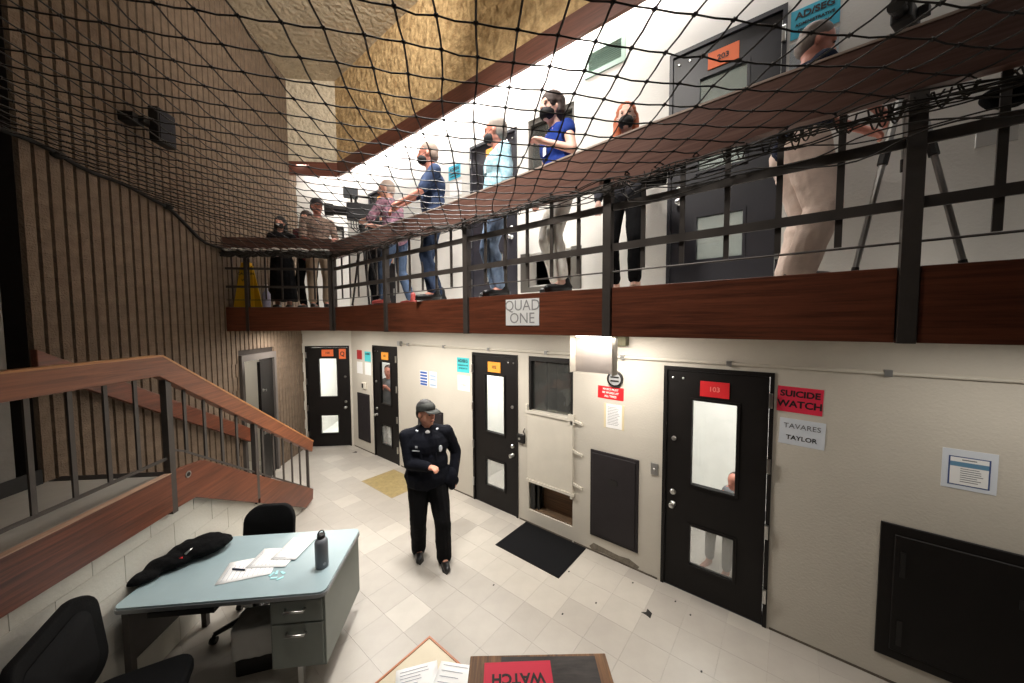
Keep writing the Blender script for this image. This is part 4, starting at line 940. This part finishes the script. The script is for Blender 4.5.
def person(label, loc, heading, H=1.75, lean=0.0, lhand=None, rhand=None, lfoot=(0, .10), rfoot=(0, -.10), head_yaw=0.0, head_pitch=0.0, hs=1.06, baggy=.016,
           skin=SK_TAN, top=None, sleeve=1.0, bottom=None, shoes=None, hair=None, hairstyle='short', build_=1.0, mask=None, hat=None,
           pants_end=.08, group=None, jacket=False, dress=False, voxel=.0095, elbow_out=.5, z0=0.0, extra=None):
    k = H/1.75; kk = k*hs; t = thing('person', label, 'person', loc, heading, group)
    V = lambda x, y, z: Vector((x, y, z))*k
    bw_f = build_
    hipc = V(0, 0, .94); ln = lean
    def up(x, y, z): # point on leaning torso, z relative to hip
        return hipc+V(x*cos(ln)+z*sin(ln), y, -x*sin(ln)+z*cos(ln))
    chest = up(0, 0, .34); neckb = up(-.01, 0, .52); sh = {s: up(-.005, s*.182*bw_f**.5, .455) for s in (1, -1)}
    neckt = neckb+V(.02+.06*sin(ln), 0, .075*cos(ln)); hd = neckt+V(.025+.05*sin(ln), 0, .09)
    ft = {1: V(lfoot[0], lfoot[1], 0)+Vector((0, 0, (lfoot[2] if len(lfoot) > 2 else 0)*k)), -1: V(rfoot[0], rfoot[1], 0)+Vector((0, 0, (rfoot[2] if len(rfoot) > 2 else 0)*k))}
    legs = {}
    for s in (1, -1):
        hp = hipc+V(0, s*.088, -.02); an = ft[s]+V(0, 0, .085)
        kn_, an = ik(hp, an, .435*k, .43*k, (1, s*.15, 0)); legs[s] = (hp, kn_, an)
    arms = {}
    for s, tgt in ((1, lhand), (-1, rhand)):
        tg = V(*tgt) if tgt else sh[s]+V(.03, s*.05, -.54)
        el, wr = ik(sh[s], tg, .285*k, .25*k, (-.5, s*elbow_out, -.35)); arms[s] = (sh[s], el, wr)
    Rh = Matrix.Rotation(head_yaw, 3, 'Z') @ Matrix.Rotation(head_pitch+ln*.3, 3, 'Y')
    hp_ = lambda x, y, z: hd+(Rh @ Vector((x, y, z)))*k*hs
    def parts_torso(m, g=0.0, bf=bw_f):
        m.ell(hipc+V(0, 0, .02), ((.115*bf+g)*k, (.165*bf+g)*k, (.12+g)*k))
        m.ell(up(.012*bf, 0, .16), ((.112*bf+g)*k, (.150*bf+g)*k, (.17+g)*k), Matrix.Rotation(ln, 3, 'Y'))
        m.ell(up(0, 0, .34), ((.118*bf+g)*k, (.172*bf**.6+g)*k, (.17+g)*k), Matrix.Rotation(ln, 3, 'Y'))
        for s in (1, -1): m.cap(up(-.01, s*.04, .46), sh[s], (.062+g)*k, (.052+g)*k); m.cap(up(-.01, s*.02, .52), sh[s]+V(0, -s*.05, .0), (.040+g)*k, (.045+g)*k)
        m.cap(up(-.005, 0, .40), neckb, (.10+g)*k, (.058+g*.5)*k)
    def parts_arm(m, s, g=0.0, frac=1.0):
        a, e, w_ = arms[s]; r0, r1, r2 = (.050*bw_f**.5+g)*k, (.040+g)*k, (.028+g)*k
        if frac <= .5:
            f_ = frac/.5; m.cap(a, a.lerp(e, f_), r0, r0+(r1-r0)*f_)
        else:
            m.cap(a, e, r0, r1); f_ = (frac-.5)/.5; m.cap(e, e.lerp(w_, f_), r1, r1+(r2-r1)*f_)
    def parts_leg(m, s, g=0.0, end=0.0):
        a, kn_, an = legs[s]; m.cap(a, kn_, (.083*bw_f**.5+g)*k, (.056+g)*k); lo = kn_.lerp(an, 1-end); m.cap(kn_, lo, (.055+g)*k, (.040+g+.006)*k)
        cf = kn_.lerp(an, .3)+V(-.012, 0, 0); m.ell(cf, ((.052+g)*k, (.052+g)*k, .10*k))
    def hand(m, s):
        a, e, w_ = arms[s]; d = (w_-e).normalized(); sd = Vector((0, 0, 1)).cross(d)
        if sd.length < .2: sd = Vector((0, 1, 0)).cross(d)*1.0
        sd.normalize(); nn = d.cross(sd).normalized()
        if nn.z > 0: nn = -nn
        pc = w_+d*.045*k
        m.cap(w_-d*.01*k, pc, .026*k, .030*k); m.cap(pc+sd*.018*k, pc+d*.035*k+sd*.022*k, .020*k, .017*k); m.cap(pc-sd*.018*k, pc+d*.035*k-sd*.022*k, .020*k, .017*k)
        for i, (o_, L_) in enumerate(((-.030, .070), (-.010, .078), (.011, .074), (.030, .058))):
            b0 = pc+d*.04*k+sd*o_*k; b1 = b0+(d*.55+nn*.25)*L_*.6*k; b2 = b1+(d*.25+nn*.75)*L_*.5*k
            m.cap(b0, b1, .0105*k, .0095*k, 8); m.cap(b1, b2, .0095*k, .0085*k, 8)
        th = -1 if s > 0 else 1
        b0 = pc+sd*.022*th*k; b1 = b0+(sd*th*.7+d*.6+nn*.2)*.038*k; m.cap(b0, b1, .013*k, .011*k, 8); m.cap(b1, b1+(d*.8+nn*.3)*.03*k, .011*k, .009*k, 8)
    def headparts(m):
        m.cap(neckb-V(0, 0, .03), neckt+V(.005, 0, .02), .060*k, .055*k)
        m.ell(hp_(-.012, 0, .035), (.096*kk, .077*kk, .090*kk), Rh, 18, 12)
        m.ell(hp_(.020, 0, -.022), (.070*kk, .062*kk, .088*kk), Rh, 16, 10)
        m.ell(hp_(.050, 0, -.082), (.032*kk, .036*kk, .026*kk), Rh); m.ell(hp_(-.01, 0, -.05), (.06*kk, .064*kk, .05*kk), Rh)
        m.cap(hp_(.082, 0, .012), hp_(.102, 0, -.022), .011*kk, .015*kk, 8)
        m.cap(hp_(.078, .034, .026), hp_(.078, -.034, .026), .014*kk, .014*kk, 8)
        m.ell(hp_(.076, 0, -.056), (.014*kk, .026*kk, .010*kk), Rh)
        for s in (1, -1): m.ell(hp_(-.008, s*.078, -.008), (.018*kk, .010*kk, .030*kk), Rh, 10, 8)
    bp = [headparts, lambda m: parts_torso(m, -.004)]
    for s in (1, -1): bp += [lambda m, s=s: parts_arm(m, s, -.002), lambda m, s=s: hand(m, s), lambda m, s=s: parts_leg(m, s, -.004)]
    for s in (1, -1): bp.append(lambda m, s=s: m.cap(legs[s][2], ft[s]+V(.10, 0, .035), .04*k, .03*k))
    blob('body', bp, skin, t, voxel=voxel, smooth=2)
    def eyes():
        for s in (1, -1):
            e_ = MB().ell(hp_(.084, s*.032, .004), (.006*kk, .010*kk, .0055*kk), Rh, 10, 6).build('eye', mat('eye_dark', rgb(40, 30, 26), .3), t, smooth=True)
    eyes()
    if not mask:
        MB().ell(hp_(.088, 0, -.058), (.006*kk, .024*kk, .006*kk), Rh, 10, 6).build('mouth', mat('lip', rgb(140, 84, 76), .5), t, smooth=True)
    if mask:
        blob('face_mask', [lambda m: m.ell(hp_(.036, 0, -.052), (.072*kk, .067*kk, .054*kk), Rh), lambda m: m.cap(hp_(.095, 0, -.022), hp_(.092, 0, -.060), .013*kk, .013*kk)], mask, t, voxel=.008*kk, smooth=2)
        for s in (1, -1): MB().tube([hp_(.06, s*.060, -.03), hp_(.01, s*.082, -.005)], .002, 5).build('ear_loop', mask, t)
    if hair:
        hm = []
        if hairstyle in ('short', 'crew', 'back'):
            hm = [lambda m: m.ell(hp_(-.024, 0, .052), (.097*kk, .084*kk, .088*kk), Rh), lambda m: m.ell(hp_(-.052, 0, .0), (.066*kk, .079*kk, .075*kk), Rh)]
        if hairstyle == 'bob': hm = [lambda m: m.ell(hp_(-.028, 0, .050), (.112*kk, .098*kk, .100*kk), Rh), lambda m: m.ell(hp_(-.058, 0, -.02), (.076*kk, .098*kk, .10*kk), Rh), lambda m: m.cap(hp_(-.03, .07, .03), hp_(-.03, .078, -.04), .032*kk, .024*kk), lambda m: m.cap(hp_(-.03, -.07, .03), hp_(-.03, -.078, -.04), .032*kk, .024*kk)]
        if hairstyle == 'long': hm = [lambda m: m.ell(hp_(-.024, 0, .050), (.102*kk, .090*kk, .094*kk), Rh), lambda m: m.cap(hp_(-.04, .065, .02), hp_(-.02, .085, -.19), .042*kk, .036*kk), lambda m: m.cap(hp_(-.04, -.065, .02), hp_(-.02, -.085, -.19), .042*kk, .036*kk), lambda m: m.cap(hp_(-.07, 0, .0), hp_(-.07, 0, -.20), .06*kk, .05*kk)]
        blob('hair', hm, hair, t, voxel=.008, disp=.012 if hairstyle in ('bob', 'long') else .005, dscale=.03, smooth=1)
    if hat:
        blob('cap', [lambda m: m.ell(hp_(-.012, 0, .062), (.104*kk, .087*kk, .062*kk), Rh, 20, 10), lambda m: m.lathe([(.094*kk, 0), (.090*kk, .02)], 20, hp_(-.008, 0, .04))], hat, t, voxel=.007, smooth=2)
        pk_ = MB(); n = 10; vs = []
        for i in range(n+1):
            a = radians(-62+124*i/n); 
            vs += [hp_(.02+.078*cos(a), .082*sin(a), .048), hp_(.035+.135*cos(a)**.6, .080*sin(a), .030+.0*abs(sin(a)))]
        pk_.add(vs, [(2*i, 2*i+1, 2*i+3, 2*i+2) for i in range(n)]); o_ = pk_.build('cap_brim', hat, t, smooth=True); s_ = o_.modifiers.new('s', 'SOLIDIFY'); s_.thickness = .005
    if bottom:
        pp = [lambda m: m.ell(hipc+V(0, 0, .015), ((.122*bw_f)*k, (.172*bw_f)*k, .115*k))]
        if dress:
            pp += [lambda m: m.tube([hipc+V(0, 0, .14), hipc, V(0, 0, .45), V(0, 0, .14)], [.13*k, .19*k, .22*k, .25*k], 18)]
        else:
            for s in (1, -1): pp.append(lambda m, s=s: parts_leg(m, s, baggy, pants_end))
        blob('dress_skirt' if dress else 'trousers', pp, bottom, t, voxel=voxel, disp=.014, dscale=.09, smooth=2)
    if top:
        tp = [lambda m: parts_torso(m, .014 if not jacket else .026)]
        for s in (1, -1):
            if sleeve > 0: tp.append(lambda m, s=s: parts_arm(m, s, .014 if not jacket else .022, sleeve))
        if jacket: tp.append(lambda m: m.cap(up(0, .06, .02), up(0, -.06, .02), .14*k*bw_f, .14*k*bw_f))
        blob('jacket' if jacket else 'shirt', tp, top, t, voxel=voxel, disp=.012, dscale=.08, smooth=2)
        cm = MB(); cpts = [neckb+(Vector((.062*cos(a), .066*sin(a), .006+.0*cos(a))))*k+V(.004, 0, -.022*cos(a)) for a in [2*pi*i/16 for i in range(17)]]
        cm.tube(cpts, (.012 if not jacket else .018)*k, 6, caps=False).build('collar', top, t, smooth=True)
    for s in (1, -1):
        sm_ = shoes or mat('black_shoe', rgb(22, 21, 22), .35)
        f_ = ft[s]
        blob('shoe', [lambda m: m.cap(f_+V(-.05, 0, .042), f_+V(.06, 0, .038), .045*k, .044*k), lambda m: m.cap(f_+V(.06, 0, .036), f_+V(.16, s*.008, .032), .044*k, .034*k), lambda m: m.cap(f_+V(-.035, 0, .05), legs[s][2]+V(-.02, 0, .02 if pants_end > .1 else .06), .046*k, .048*k)], sm_, t, voxel=.010, smooth=2)
        MB().prism([(f_.x+(.0 if 0 else 0)+x*k, f_.y+y*k) for x, y in ((-.095, -.035), (.02, -.042), (.14, -.040), (.195, 0), (.14, .042), (.02, .042), (-.095, .035))], f_.z, f_.z+.016*k).build('sole', mat('dark_sole', rgb(28, 27, 27), .6), t)
    if extra: extra(t, dict(hp=hp_, up=up, V=V, arms=arms, k=k, Rh=Rh, neckb=neckb, hipc=hipc, sh=sh))
    return t
BLKMASK = mat('black_mask', rgb(22, 22, 24), .8)
NAVYJ = cloth('navy_black_uniform', rgb(13, 15, 23)); BLKT = cloth('black_trousers', rgb(12, 12, 14))
# guard on the lower floor
def guard_extra(t, g):
    up, k = g['up'], g['k']
    MB().ell(up(.090, 0, .490), (.018, .028, .036), Matrix.Rotation(.3, 3, 'Y')).build('undershirt', mat('white_undershirt', rgb(222, 222, 222), .8), t, smooth=True)
    blob('shirt_front', [lambda m: m.ell(up(.066, .01, .27), (.105, .07, .22)), lambda m: m.ell(up(.055, .0, .08), (.115, .07, .14))], cloth('dark_slate_shirt', rgb(34, 38, 52)), t, voxel=.01, smooth=3)
    MB().ell(up(.146, .125, .33), (.006, .024, .036), Matrix.Rotation(.5, 3, 'Z')).build('badge', mat('silver_badge', rgb(214, 218, 226), .3, .3), t, smooth=True)
    MB().box(-.003, .003, -.04, .04, -.006, .006).build('name_tape', mat('pale_grey_patch', rgb(170, 172, 176), .6), t, loc=up(.148, -.125, .335), rotz=-.45)
    MB().box(-.003, .003, -.012, .012, -.01, .01).build('pin', mat('pale_grey_patch', (0, 0, 0, 1)), t, loc=up(.150, -.12, .375), rotz=-.45)
    for s in (1, -1): MB().cap(up(.02, s*.13, .515), up(.055, s*.10, .51), .012, .012).build('epaulette', mat('silver_badge', (0, 0, 0, 1)), t, smooth=True)
    MB().lathe([(.145, -.02), (.148, 0), (.145, .02)], 22, g['V'](0, 0, .99)).build('belt', mat('black_leather', rgb(16, 16, 17), .4), t)
    wr_ = g['arms'][1][2]; blob('jacket_pocket', [lambda m: m.ell(wr_+Vector((.01, -.02, -.03)), (.075, .06, .13)), lambda m: m.cap(wr_+Vector((0, -.08, -.02)), wr_+Vector((0, 0, -.06)), .07, .06)], NAVYJ, t, voxel=.012)
    for s in (1, -1):
        MB().tube([up(.10, s*.035, .50), up(.145, s*.07, .38), up(.158, s*.075, .22), up(.155, s*.075, .0)], [.018, .016, .014, .012], 6).build('jacket_edge', NAVYJ, t, smooth=True)
person('guard in a black cap and dark navy uniform jacket walking on the lower floor', (2.30, 3.06, 0), radians(-122), 1.76, lfoot=(.12, .15), rfoot=(-.12, -.10), rhand=(.27, -.02, 1.14), lhand=(.07, .27, .93), baggy=.034, hs=1.10,
       head_yaw=radians(32), skin=skin_mat('medium_skin', rgb(196, 138, 114)), top=NAVYJ, bottom=BLKT, hair=mat('black_hair', rgb(18, 16, 16), .7), hat=mat('dark_olive_cap', rgb(30, 32, 28), .8, bump=.3, bscale=90),
       build_=1.32, jacket=True, voxel=.0085, pants_end=-.04, extra=guard_extra)
UZ = 2.852
def lan(t, g, col=None): # lanyard and card
    up = g['up']; MB().tube([up(.06, .06, .50), up(.135, .02, .34), up(.06, -.06, .50)], .004, 5).build('lanyard', col or mat('magenta_lanyard', rgb(200, 60, 120), .6), t); MB().box(-.002, .002, -.025, .025, -.035, .035).build('badge_card', PAPER, t, loc=up(.140, .02, .31))
DENIM = cloth('faded_denim', rgb(124, 142, 166), .2, c2=rgb(96, 114, 140)); DENIMD = cloth('dark_denim', rgb(46, 57, 78), .25); DENIMM = cloth('mid_denim', rgb(66, 80, 102), .25)
# man in navy t-shirt
person('man in a navy t-shirt, dark jeans and black mask reaching over the upper railing', (2.62, 3.26, UZ), radians(150), 1.78, lean=.06, lhand=(.38, .12, 1.04), rhand=(.42, -.08, 1.03), head_yaw=radians(-12), skin=SK_RED, top=cloth('navy_tee', rgb(50, 62, 88)), sleeve=.42, bottom=DENIMD,
       hair=mat('grey_brown_hair', rgb(130, 112, 100), .8), hairstyle='crew', mask=BLKMASK, lfoot=(.06, .16), rfoot=(-.06, -.16), build_=1.12)
# man in pale blue shirt
person('grey-haired man in a pale blue patterned shirt and black mask at the upper railing', (2.66, 2.32, UZ), radians(148), 1.73, head_yaw=radians(-30), skin=SK_RED, top=cloth('pale_blue_shirt', rgb(176, 206, 216), .14, vs=22, c2=rgb(120, 170, 190)), sleeve=.55, bottom=DENIM,
       hair=mat('grey_hair', rgb(136, 126, 118), .8), hairstyle='crew', mask=BLKMASK, lfoot=(.02, .13), rfoot=(-.02, -.13), build_=1.12, extra=lambda t, g: lan(t, g))
# woman in royal blue
def wb_extra(t, g): lan(t, g, mat('lilac_lanyard', rgb(190, 150, 200), .6))
person('dark-haired woman in a royal blue top and white trousers at the upper railing', (2.64, 1.60, UZ), radians(152), 1.66, lean=.10, rhand=(.10, -.24, .92), lhand=(.24, .16, 1.24), head_yaw=radians(10), skin=SK_PALE, top=cloth('royal_blue_top', rgb(30, 54, 128)), sleeve=.12, bottom=cloth('white_trousers', rgb(238, 234, 226), .04),
       hair=mat('dark_brown_hair', rgb(60, 46, 42), .7), hairstyle='bob', mask=BLKMASK, lfoot=(.04, .12), rfoot=(-.06, -.14), pants_end=.16, extra=wb_extra)
# red-haired woman
def rh_extra(t, g):
    up = g['up']; blob('handbag', [lambda m: m.box(.02, .12, .15, .33, .86, 1.08)], BLKCLOTH, t, voxel=.012, disp=.01)
    MB().tube([(.07, .18, 1.06), up(.03, .12, .50), up(-.05, .0, .54), up(.10, -.14, .38), up(.12, .0, .1), (.1, .2, 1.0)], .007, 6).build('bag_strap', mat('black_leather', rgb(16, 16, 17), .4), t)
    MB().ell(up(.135, .03, .22), (.012, .03, .045)).build('blue_badge', BLUEC, t)
person('red-haired woman in black trousers and black mask left of upstairs door 203', (3.0, 1.16, UZ), radians(188), 1.58, lhand=(.20, .20, 1.02), rhand=(.02, -.26, .90), head_yaw=radians(12), skin=SK_PALE, top=cloth('charcoal_blazer', rgb(64, 64, 70)), sleeve=.92, bottom=BLKT,
       hair=mat('red_hair', rgb(178, 92, 54), .65), hairstyle='long', mask=BLKMASK, lfoot=(.03, .10), rfoot=(-.08, -.12), pants_end=.14, shoes=mat('beige_shoe', rgb(196, 160, 140), .5), extra=rh_extra)
# man in beige trousers, bending
person('man in pale beige trousers seen from behind, left of the silver-legged tripod', (3.0, .01, UZ), radians(-66), 1.62, lean=.07, rhand=(.46, -.02, 1.10), lhand=(.46, .12, 1.06), head_yaw=radians(-8), head_pitch=.3, baggy=.05, skin=SK_RED, top=cloth('dark_navy_shirt', rgb(24, 30, 48)), sleeve=.5, bottom=cloth('pale_beige_trousers', rgb(198, 178, 166), .08),
       hair=mat('thin_grey_hair', rgb(112, 100, 92), .6), hairstyle='crew', lfoot=(.02, .11), rfoot=(-.02, -.11), build_=1.2, pants_end=.0)
# television cameraman and colleague
person('grey-haired cameraman in a plaid shirt and jeans stooping behind the television camera', (2.74, 4.22, UZ), radians(112), 1.68, lean=.20, lhand=(.42, .16, 1.18), rhand=(.42, -.06, 1.16), head_yaw=radians(20), skin=SK_PINK, top=cloth('plaid_pink_grey_shirt', rgb(150, 110, 122), .4, vs=30, c2=rgb(70, 66, 84)), sleeve=.5, bottom=DENIMM,
       hair=mat('light_grey_hair', rgb(178, 160, 148), .8), hairstyle='crew', shoes=mat('red_white_shoe', rgb(150, 60, 54), .5), lfoot=(.14, .13), rfoot=(-.12, -.14), build_=1.1)
person('person in dark clothes mostly hidden behind the television camera', (3.05, 5.15, UZ), radians(200), 1.62, skin=SK_TAN, top=cloth('black_top', rgb(28, 28, 32)), bottom=BLKT, hair=mat('black_hair', rgb(18, 16, 16), .7), mask=BLKMASK)
# group behind the short railing
person('man in a dark cap and khaki trousers leaning on the far short railing', tuple(P(5.86, 2.46, UZ)), radians(45+180+25), 1.68, lean=.08, lhand=(.28, .14, 1.06), rhand=(.30, -.10, 1.02), head_yaw=radians(25), skin=SK_RED, top=cloth('tan_patterned_shirt', rgb(168, 150, 136), .3, vs=26, c2=rgb(120, 84, 76)), sleeve=.5, bottom=cloth('khaki_trousers', rgb(160, 142, 122), .08), hair=mat('dark_brown_hair', (0, 0, 0, 1)),
       hat=mat('dark_grey_cap', rgb(52, 50, 54), .8), build_=1.08)
person('hooded person in a long black dress and black mask at the far short railing', tuple(P(6.05, 3.10, UZ)), radians(45+180+10), 1.46, lhand=(.20, .05, 1.05), rhand=(.20, -.06, 1.05), skin=SK_PINK, top=cloth('black_coat', rgb(24, 23, 27)), bottom=cloth('black_dress', rgb(20, 20, 23)), dress=True, hair=mat('black_hair', (0, 0, 0, 1)), hairstyle='long', mask=BLKMASK,
       extra=lambda t, g: MB().ell(g['hp'](.118, 0, -.045), (.006, .022, .02), g['Rh']).build('mask_patch', PAPER, t))
person('dark-haired person in a reddish shirt just left of the man in the dark cap', tuple(P(6.28, 2.80, UZ)), radians(45+180), 1.62, skin=SK_PINK, top=cloth('maroon_shirt', rgb(110, 58, 62), .3, vs=20), bottom=BLKT, hair=mat('dark_brown_hair', (0, 0, 0, 1)), hairstyle='bob', lhand=(.25, .05, 1.15), rhand=(.2, -.05, 1.1))
# people inside the cells, seen through the door windows
person('person in grey with dark hair sitting low behind the glass of the nearest cell door', (4.30, .38, -.45), radians(150), 1.66, lean=.25, skin=SK_RED, top=cloth('grey_shirt', rgb(110, 112, 116)), sleeve=.3, bottom=cloth('orange_trousers', rgb(196, 120, 80)), hair=mat('dark_brown_hair', (0, 0, 0, 1)), hairstyle='short', voxel=.012) if 0 else None
person('person in grey standing behind the glass of the second-farthest cell door', (4.02, 6.60, 0), radians(215), 1.72, skin=SK_RED, top=cloth('grey_shirt', rgb(110, 112, 116)), sleeve=.3, bottom=cloth('grey_trousers', rgb(120, 120, 122)), hair=mat('dark_brown_hair', (0, 0, 0, 1)), voxel=.012, lhand=(.2, .05, 1.3), rhand=(.2, -.05, 1.3))
# seated inmate on a low bench in the nearest cell
bnch = thing('bunk', 'low white concrete bunk inside the nearest cell, behind the door window', 'bunk', (4.9, .15, 0)); MB().box(-.60, .60, -.42, .35, .001, .30).build('bunk_slab', CELLW, bnch, bevel=.01)
def seated(label, loc, heading, H):
    k = H/1.75; t = thing('person', label, 'person', loc, heading); V = lambda x, y, z: Vector((x, y, z))*k
    hip = V(0, 0, .09); ch = V(.06, 0, .42); nk = V(.10, 0, .60); hd = V(.18, 0, .72)
    def body(m):
        m.ell(hip, (.13*k, .17*k, .11*k)); m.ell(V(.03, 0, .25), (.12*k, .15*k, .18*k)); m.ell(ch, (.12*k, .17*k, .16*k)); m.cap(ch, nk, .09*k, .055*k); m.cap(nk, hd, .055*k, .055*k); m.ell(hd+V(.01, 0, .03), (.095*k, .077*k, .10*k)); m.ell(hd+V(.05, 0, -.04), (.05*k, .055*k, .06*k)); m.cap(hd+V(.09, 0, .01), hd+V(.115, 0, -.02), .012*k, .014*k)
        for s in (1, -1):
            m.ell(hd+V(0, s*.078, 0), (.016*k, .01*k, .028*k))
            kn_ = V(.44, s*.12, .12); an = V(.46, s*.12, -.33); m.cap(V(.02, s*.09, .08), kn_, .08*k, .056*k); m.cap(kn_, an, .054*k, .038*k); m.cap(an, an+V(.13, 0, -.04), .038*k, .03*k)
            sh_ = V(.05, s*.19, .52); el, wr = ik(sh_, V(.36, s*.07, .24), .285*k, .25*k, (-.2, s*.8, -.4)); m.cap(sh_, el, .052*k, .04*k); m.cap(el, wr, .04*k, .028*k); m.cap(wr, wr+V(.06, -s*.02, -.01), .028*k, .026*k)
            for i in range(4): m.cap(wr+V(.06, -s*.03+.018*i*s, -.01), wr+V(.10, -s*.045+.02*i*s, -.05), .011*k, .009*k, 6)
            m.cap(wr+V(.03, -s*.03, .01), wr+V(.07, -s*.05, .03), .012*k, .01*k, 6)
    blob('body', [body], SK_RED, t, voxel=.012)
    def tee(m):
        m.ell(hip+V(0, 0, .03), (.14*k, .18*k, .11*k)); m.ell(V(.03, 0, .25), (.135*k, .165*k, .19*k)); m.ell(ch, (.135*k, .185*k, .16*k))
        for s in (1, -1): m.cap(V(.05, s*.1, .5), V(.05, s*.2, .5), .07*k, .068*k); m.cap(V(.05, s*.2, .5), V(.06, s*.25, .38), .068*k, .062*k)
    blob('shirt', [tee], cloth('grey_shirt', rgb(110, 112, 116)), t, voxel=.012, disp=.012, dscale=.08)
    def tr_(m):
        m.ell(hip, (.145*k, .185*k, .10*k))
        for s in (1, -1): m.cap(V(.02, s*.09, .08), V(.44, s*.12, .12), .095*k, .07*k); m.cap(V(.44, s*.12, .12), V(.46, s*.12, -.25), .07*k, .055*k)
    blob('trousers', [tr_], cloth('grey_trousers', rgb(120, 120, 122)), t, voxel=.012, disp=.012, dscale=.08)
    blob('hair', [lambda m: m.ell(hd+V(-.01, 0, .05), (.10*k, .085*k, .085*k)), lambda m: m.ell(hd+V(-.04, 0, .0), (.07*k, .08*k, .07*k))], mat('dark_brown_hair', (0, 0, 0, 1)), t, voxel=.01)
seated('person in a grey shirt sitting on the bunk, seen through the nearest cell door window', (4.42, .36, .30), radians(150), 1.45)
